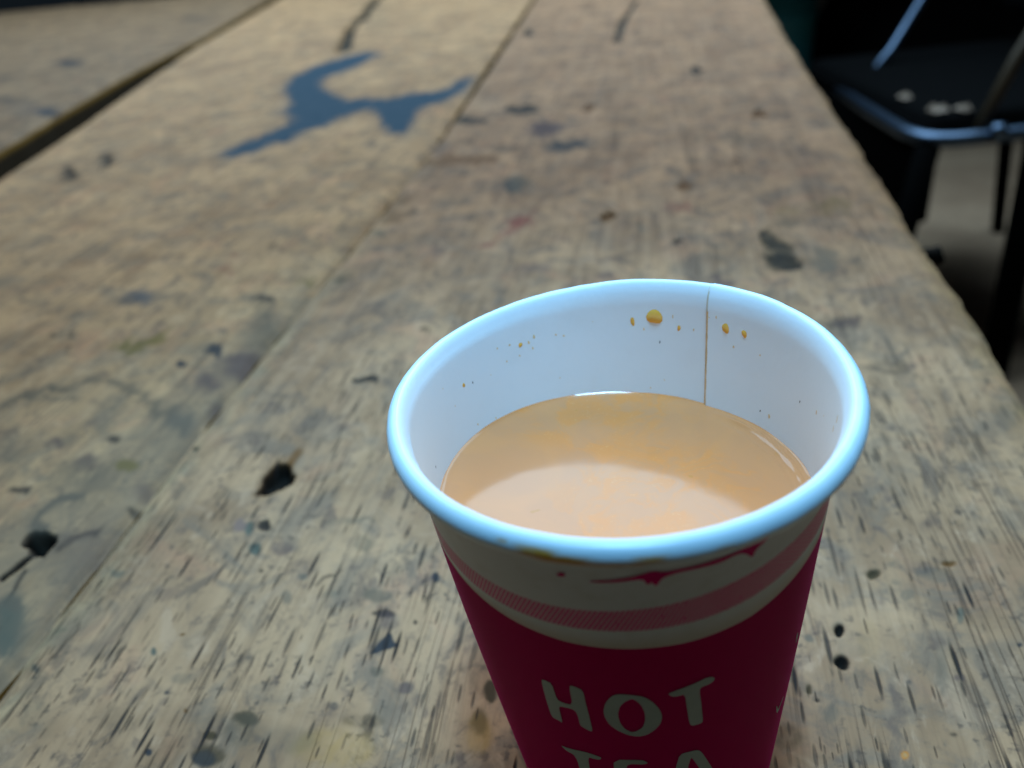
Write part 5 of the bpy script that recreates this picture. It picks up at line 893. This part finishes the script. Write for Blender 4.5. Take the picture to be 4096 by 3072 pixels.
decal('printed_mark', [(-0.70, -0.98), (-0.68, -0.97), (-0.66, -1.02), (-0.67, -1.06)], letter_mat, step=0.02)

# tea splashes dried and wet on the lining
drop_mat = NT('tea_splash')
_g = drop_mat.n('ShaderNodeNewGeometry'); _f, _ = drop_mat.noise(_g.outputs['Position'], 700, 2)
drop_mat.set(Base_Color=drop_mat.mix(_f, (0.90, 0.40, 0.04), (0.95, 0.52, 0.10)), Roughness=0.25, Specular_IOR_Level=0.4)
faint_mat = plain('dried_tea_spot', (0.90, 0.62, 0.30), 0.4, vary=0.15, scale=700)
speck_mat = plain('tea_leaf_speck', (0.10, 0.07, 0.05), 0.6)
rnd = random.Random(4)
def drop(t0, z0, a, b, mat, hgt, name='tea_drop', rot=0.0):
    lapd = 0.008*math.exp(-((t0-SEAM)/0.35)**2) if t0 < SEAM else 0.0
    n = 14; v = [wall(t0, z0, 0.0125+lapd+hgt*a)]; f = []
    rw = CP['w0']+CP['wk']*z0
    ph0 = rnd.random()*6
    for ring_i, (kr, kh) in enumerate(((0.45, 0.85), (0.8, 0.45), (1.0, -0.02))):
        for k in range(n):
            q = 2*math.pi*k/n
            w = 1+0.13*math.sin(2*q+ph0)+0.08*math.sin(3*q+2*ph0)
            dx, dy = a*kr*w*math.cos(q), b*kr*w*math.sin(q)
            dx, dy = dx*math.cos(rot)-dy*math.sin(rot), dx*math.sin(rot)+dy*math.cos(rot)
            v.append(wall(t0+dx/rw, z0+dy, 0.0125+lapd+hgt*a*kh))
    for k in range(n):
        f.append((0, 1+k, 1+(k+1) % n))
        for g in range(2):
            f.append((1+g*n+k, 1+(g+1)*n+k, 1+(g+1)*n+(k+1) % n, 1+g*n+(k+1) % n))
    return mesh_obj(name, np.array(v), f, mat, cup)
for i, (t0, z0, a, b) in enumerate(L_DROPS):
    drop(t0, z0, a*0.95, b*0.95, drop_mat.m if a > 0.0085 else faint_mat, 0.22 if a > 0.0085 else 0.08)
for t0, z0 in ((2.884, -0.385), (2.303, -0.227), (0.4956, -0.46), (0.2012, -0.295), (1.158, -0.2325)):
    drop(t0, z0, 0.003, 0.007, speck_mat, 0.3, 'tea_speck', 0.3)
for i in range(9):
    drop(rnd.uniform(-0.2, 2.9), rnd.uniform(-0.50, -0.08), rnd.uniform(0.002, 0.004), rnd.uniform(0.002, 0.005), faint_mat, 0.05)

# ---------------------------------------------------------------- the tea
tm = NT('milk_tea')
_g = tm.n('ShaderNodeNewGeometry'); Pp = _g.outputs['Position']
q1, qc = tm.noise(Pp, 55, 3, 0.55, 1.6)
sw = tm.n('ShaderNodeVectorMath', operation='MULTIPLY_ADD'); tm.l(qc, sw.inputs[0]); sw.inputs[1].default_value = (0.012, 0.012, 0); tm.l(Pp, sw.inputs[2])
q2, _ = tm.noise(sw.outputs[0], 62, 4, 0.62, 1.6)
q3, _ = tm.noise(tm.mapv(Pp, (1, 1, 1), (0.3, 0.7, 0)), 38, 2, 0.5, 0.6)
q4, _ = tm.noise(Pp, 1500, 2, 0.6)
film = tm.math('MULTIPLY', tm.ramp(q2, 0.45, 0.62), tm.ramp(q3, 0.36, 0.60))
c_ = tm.mix(tm.ramp(q1, 0.35, 0.7), (0.67, 0.238, 0.088), (0.72, 0.25, 0.084))
c_ = tm.mix(tm.math('MULTIPLY', film, 0.62), c_, (0.82, 0.235, 0.040))
c_ = tm.mix(tm.math('MULTIPLY', tm.ramp(q4, 0.58, 0.75), tm.math('MULTIPLY', film, 0.5)), c_, (0.82, 0.34, 0.11))
sk, _ = tm.noise(tm.mapv(Pp, (1, 1, 1), (5, 1, 0)), 260, 2, 0.5)
c_ = tm.mix(tm.math('MULTIPLY', tm.ramp(sk, 0.72, 0.78), 0.6), c_, (0.60, 0.20, 0.03))
tm.set(Base_Color=c_, Roughness=tm.math('ADD', 0.085, tm.math('MULTIPLY', film, 0.06)), IOR=1.42, Specular_IOR_Level=0.5)
tm.bump(q2, 0.02, 0.0005)
ZL = -0.5294
nt2 = 240; tq = np.linspace(0, 2*math.pi, nt2, endpoint=False)
# radius of the lining where the level surface meets it
rl = np.full(nt2, 0.84)
inv = ROT.T
for it in range(12):
    Pw = np.stack([rl*np.cos(tq), rl*np.sin(tq), np.full(nt2, ZL)], -1)
    Lc = Pw@inv.T
    a_ = np.arctan2(Lc[:, 1], Lc[:, 0]); rad = np.hypot(Lc[:, 0], Lc[:, 1])
    want = (CP['w0']+CP['wk']*Lc[:, 2])*ringf(a_, Lc[:, 2])-0.012
    rl = rl+(want-rad)
prof = np.concatenate([np.linspace(0.0, 0.86, 30), np.linspace(0.86, 1.004, 40)[1:]])
vv = []
for k in prof:
    d = (1-k)*0.84
    zz_ = ZL+0.010*np.exp(-max(d, 0)/0.012)*(0.75+0.5*fnoise(tq*7, 0*tq, 6))
    zz_ = zz_+0.0012*(fnoise(np.cos(tq)*k*5+9, np.sin(tq)*k*5+9, 15)-0.5)
    win = np.exp(-((((tq-0.28+math.pi) % (2*math.pi))-math.pi)/0.42)**4)*(0.55+0.9*fnoise(tq*9, 0*tq, 31))
    zz_ = zz_+win*(0.0085*np.exp(-((k-0.950)/0.016)**2)-0.004*np.exp(-((k-0.905)/0.02)**2))
    vv.append(np.stack([rl*k*np.cos(tq), rl*k*np.sin(tq), np.broadcast_to(zz_, tq.shape)], -1))
vv = np.stack(vv, 1).reshape(-1, 3)*R+np.array([0, 0, H])
tea = mesh_obj('milk_tea', vv, grid_faces(nt2, len(prof), True), tm.m)
tag(tea, 'orange brown milk tea with swirled film inside the paper cup', 'tea')

# ---------------------------------------------------------------- things beyond the table
chrome = plain('worn_chrome', (0.10, 0.14, 0.20), 0.34, 1.0, vary=0.2, scale=30)
blackv = plain('black_vinyl', (0.003, 0.003, 0.003), 0.9, spec=0.02)
blackp = plain('black_enamel', (0.002, 0.002, 0.002), 0.9, spec=0.02)
brownp = plain('brown_bent_wood', (0.06, 0.04, 0.02), 0.5, spec=0.3)
chair = empty('tube_chair', (1.0, 1.57, FZ))
tag(chair, 'black chair with chrome tube seat frame beside the table', 'chair')
SZ = -0.28
def rel(p): return (p[0]-1.0, p[1]-1.57, p[2]-FZ)
x0, x1, y0, y1 = 0.715, 1.25, 1.265, 1.90
fr = []
fr += bez((x0+0.075, y0, SZ), (x0+0.005, y0-0.005, SZ), (x0+0.004, y0+0.09, SZ), 8)
fr += [(x0+0.012, y0+0.25, SZ), (x0+0.03, y0+0.42, SZ)]
fr += bez((x0+0.05, y1-0.1, SZ), (x0+0.06, y1, SZ), (x0+0.15, y1, SZ), 6)
fr += bez((x1-0.09, y1, SZ), (x1, y1, SZ), (x1, y1-0.09, SZ), 6)
fr += bez((x1, y0+0.09, SZ), (x1, y0, SZ), (x1-0.09, y0, SZ), 6)
tube('seat_frame', [rel(p) for p in fr], 0.0125, chrome, chair, 14, closed=True)
rbox('seat', rel((x0+0.022, y0+0.024, SZ-0.02)), rel((x1-0.02, y1-0.02, SZ+0.035)), blackv, chair, 0.03, 4)
def leg(a, b, r=0.016): tube('leg', [rel(a), rel(((a[0]+b[0])/2, (a[1]+b[1])/2, (a[2]+b[2])/2)), rel(b)], r, blackp, chair, 12)
leg((x0+0.02, y0+0.02, SZ-0.01), (x0-0.06, y0-0.02, FZ), 0.020)
leg((x0+0.20, y0+0.00, SZ-0.01), (x0+0.185, y0-0.04, FZ), 0.024)
leg((x0+0.06, y1-0.03, SZ-0.01), (x0-0.02, y1+0.02, FZ))
leg((x1-0.03, y1-0.03, SZ-0.01), (x1+0.05, y1+0.02, FZ))
rbox('apron', rel((x0+0.012, y0+0.02, SZ-0.15)), rel((x0+0.04, y1-0.05, SZ-0.012)), blackp, chair, 0.004)
# arm struts, leaning back
tube('arm_post', [rel(p) for p in ((0.815, 1.285, SZ), (0.87, 1.30, SZ+0.12), (0.94, 1.31, SZ+0.25), (1.03, 1.32, SZ+0.36))], 0.010, brownp, chair, 10)
tube('arm_post', [rel(p) for p in ((0.80, 1.71, SZ), (0.87, 1.75, SZ+0.06), (0.95, 1.79, SZ+0.16), (1.05, 1.83, SZ+0.36))], 0.010, chrome, chair, 10)
rbox('backrest', rel((1.16, 1.30, SZ+0.10)), rel((1.21, 1.87, SZ+0.50)), blackv, chair, 0.02, 3)
lathe('bolt', [(0.0, 0.016), (0.010, 0.015), (0.014, 0.008), (0.014, -0.012), (0.0, -0.012)], rel((0.832, 1.252, SZ+0.008)), chrome, chair, 16)

# dark bag filling the shade behind the chair, and a teal drum
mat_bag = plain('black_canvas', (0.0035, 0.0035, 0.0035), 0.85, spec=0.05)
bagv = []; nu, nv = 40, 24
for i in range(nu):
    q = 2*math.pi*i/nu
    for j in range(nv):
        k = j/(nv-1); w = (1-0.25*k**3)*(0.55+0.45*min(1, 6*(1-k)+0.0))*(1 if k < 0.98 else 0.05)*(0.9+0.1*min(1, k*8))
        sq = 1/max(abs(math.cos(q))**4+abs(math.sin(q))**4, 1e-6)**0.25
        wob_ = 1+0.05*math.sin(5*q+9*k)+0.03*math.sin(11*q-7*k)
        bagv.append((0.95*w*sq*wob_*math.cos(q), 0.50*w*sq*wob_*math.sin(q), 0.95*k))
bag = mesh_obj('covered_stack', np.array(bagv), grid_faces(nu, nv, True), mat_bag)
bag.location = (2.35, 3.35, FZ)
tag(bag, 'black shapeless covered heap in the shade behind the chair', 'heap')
teal = plain('teal_plastic', (0.03, 0.22, 0.26), 0.45, vary=0.2, scale=8)
drum = empty('plastic_drum', (1.11, 3.35, FZ))
tag(drum, 'teal plastic drum beyond the far corner of the table', 'drum')
lathe('body', [(0.0, 0.0), (0.17, 0.0), (0.185, 0.01), (0.19, 0.15), (0.195, 0.16), (0.195, 0.18), (0.19, 0.19), (0.195, 0.36), (0.20, 0.37), (0.20, 0.39), (0.195, 0.40), (0.19, 0.55), (0.175, 0.57)], (0, 0, 0), teal, drum)
lathe('lid', [(0.182, 0.565), (0.185, 0.60), (0.175, 0.61), (0.05, 0.612), (0.0, 0.612)], (0, 0, 0), teal, drum)

# small pale scraps lying on the seat near its corner
scrap_mat = plain('dirty_paper', (0.34, 0.25, 0.18), 0.8, vary=0.3, scale=90)
def scrap(x, y, a, b, seed, label):
    rs = random.Random(seed); n = 14; v = [(0, 0, 0.006)]; f = []
    for kr, hz in ((0.5, 0.008), (1.0, 0.002)):
        for k in range(n):
            q = 2*math.pi*k/n; w = kr*(0.8+0.4*rs.random())
            v.append((a*w*math.cos(q), b*w*math.sin(q), hz*(0.4+1.2*rs.random())))
    for k in range(n):
        f.append((0, 1+k, 1+(k+1) % n)); f.append((1+k, 1+n+k, 1+n+(k+1) % n, 1+(k+1) % n))
    o = mesh_obj('paper_scrap', np.array(v), f, scrap_mat, None, False)
    o.location = (x, y, SZ+0.0352); o.rotation_euler = (0, 0, rs.random()*3)
    tag(o, label, 'paper scrap', 'pale scraps on the black chair seat')
scrap(0.757, 1.434, 0.011, 0.014, 1, 'small pale scrap on the chair seat, farthest from the chrome corner')
scrap(0.762, 1.325, 0.018, 0.015, 2, 'largest pale scrap on the chair seat, between the two others')
scrap(0.800, 1.312, 0.014, 0.011, 3, 'pale scrap on the chair seat nearest the arm post')
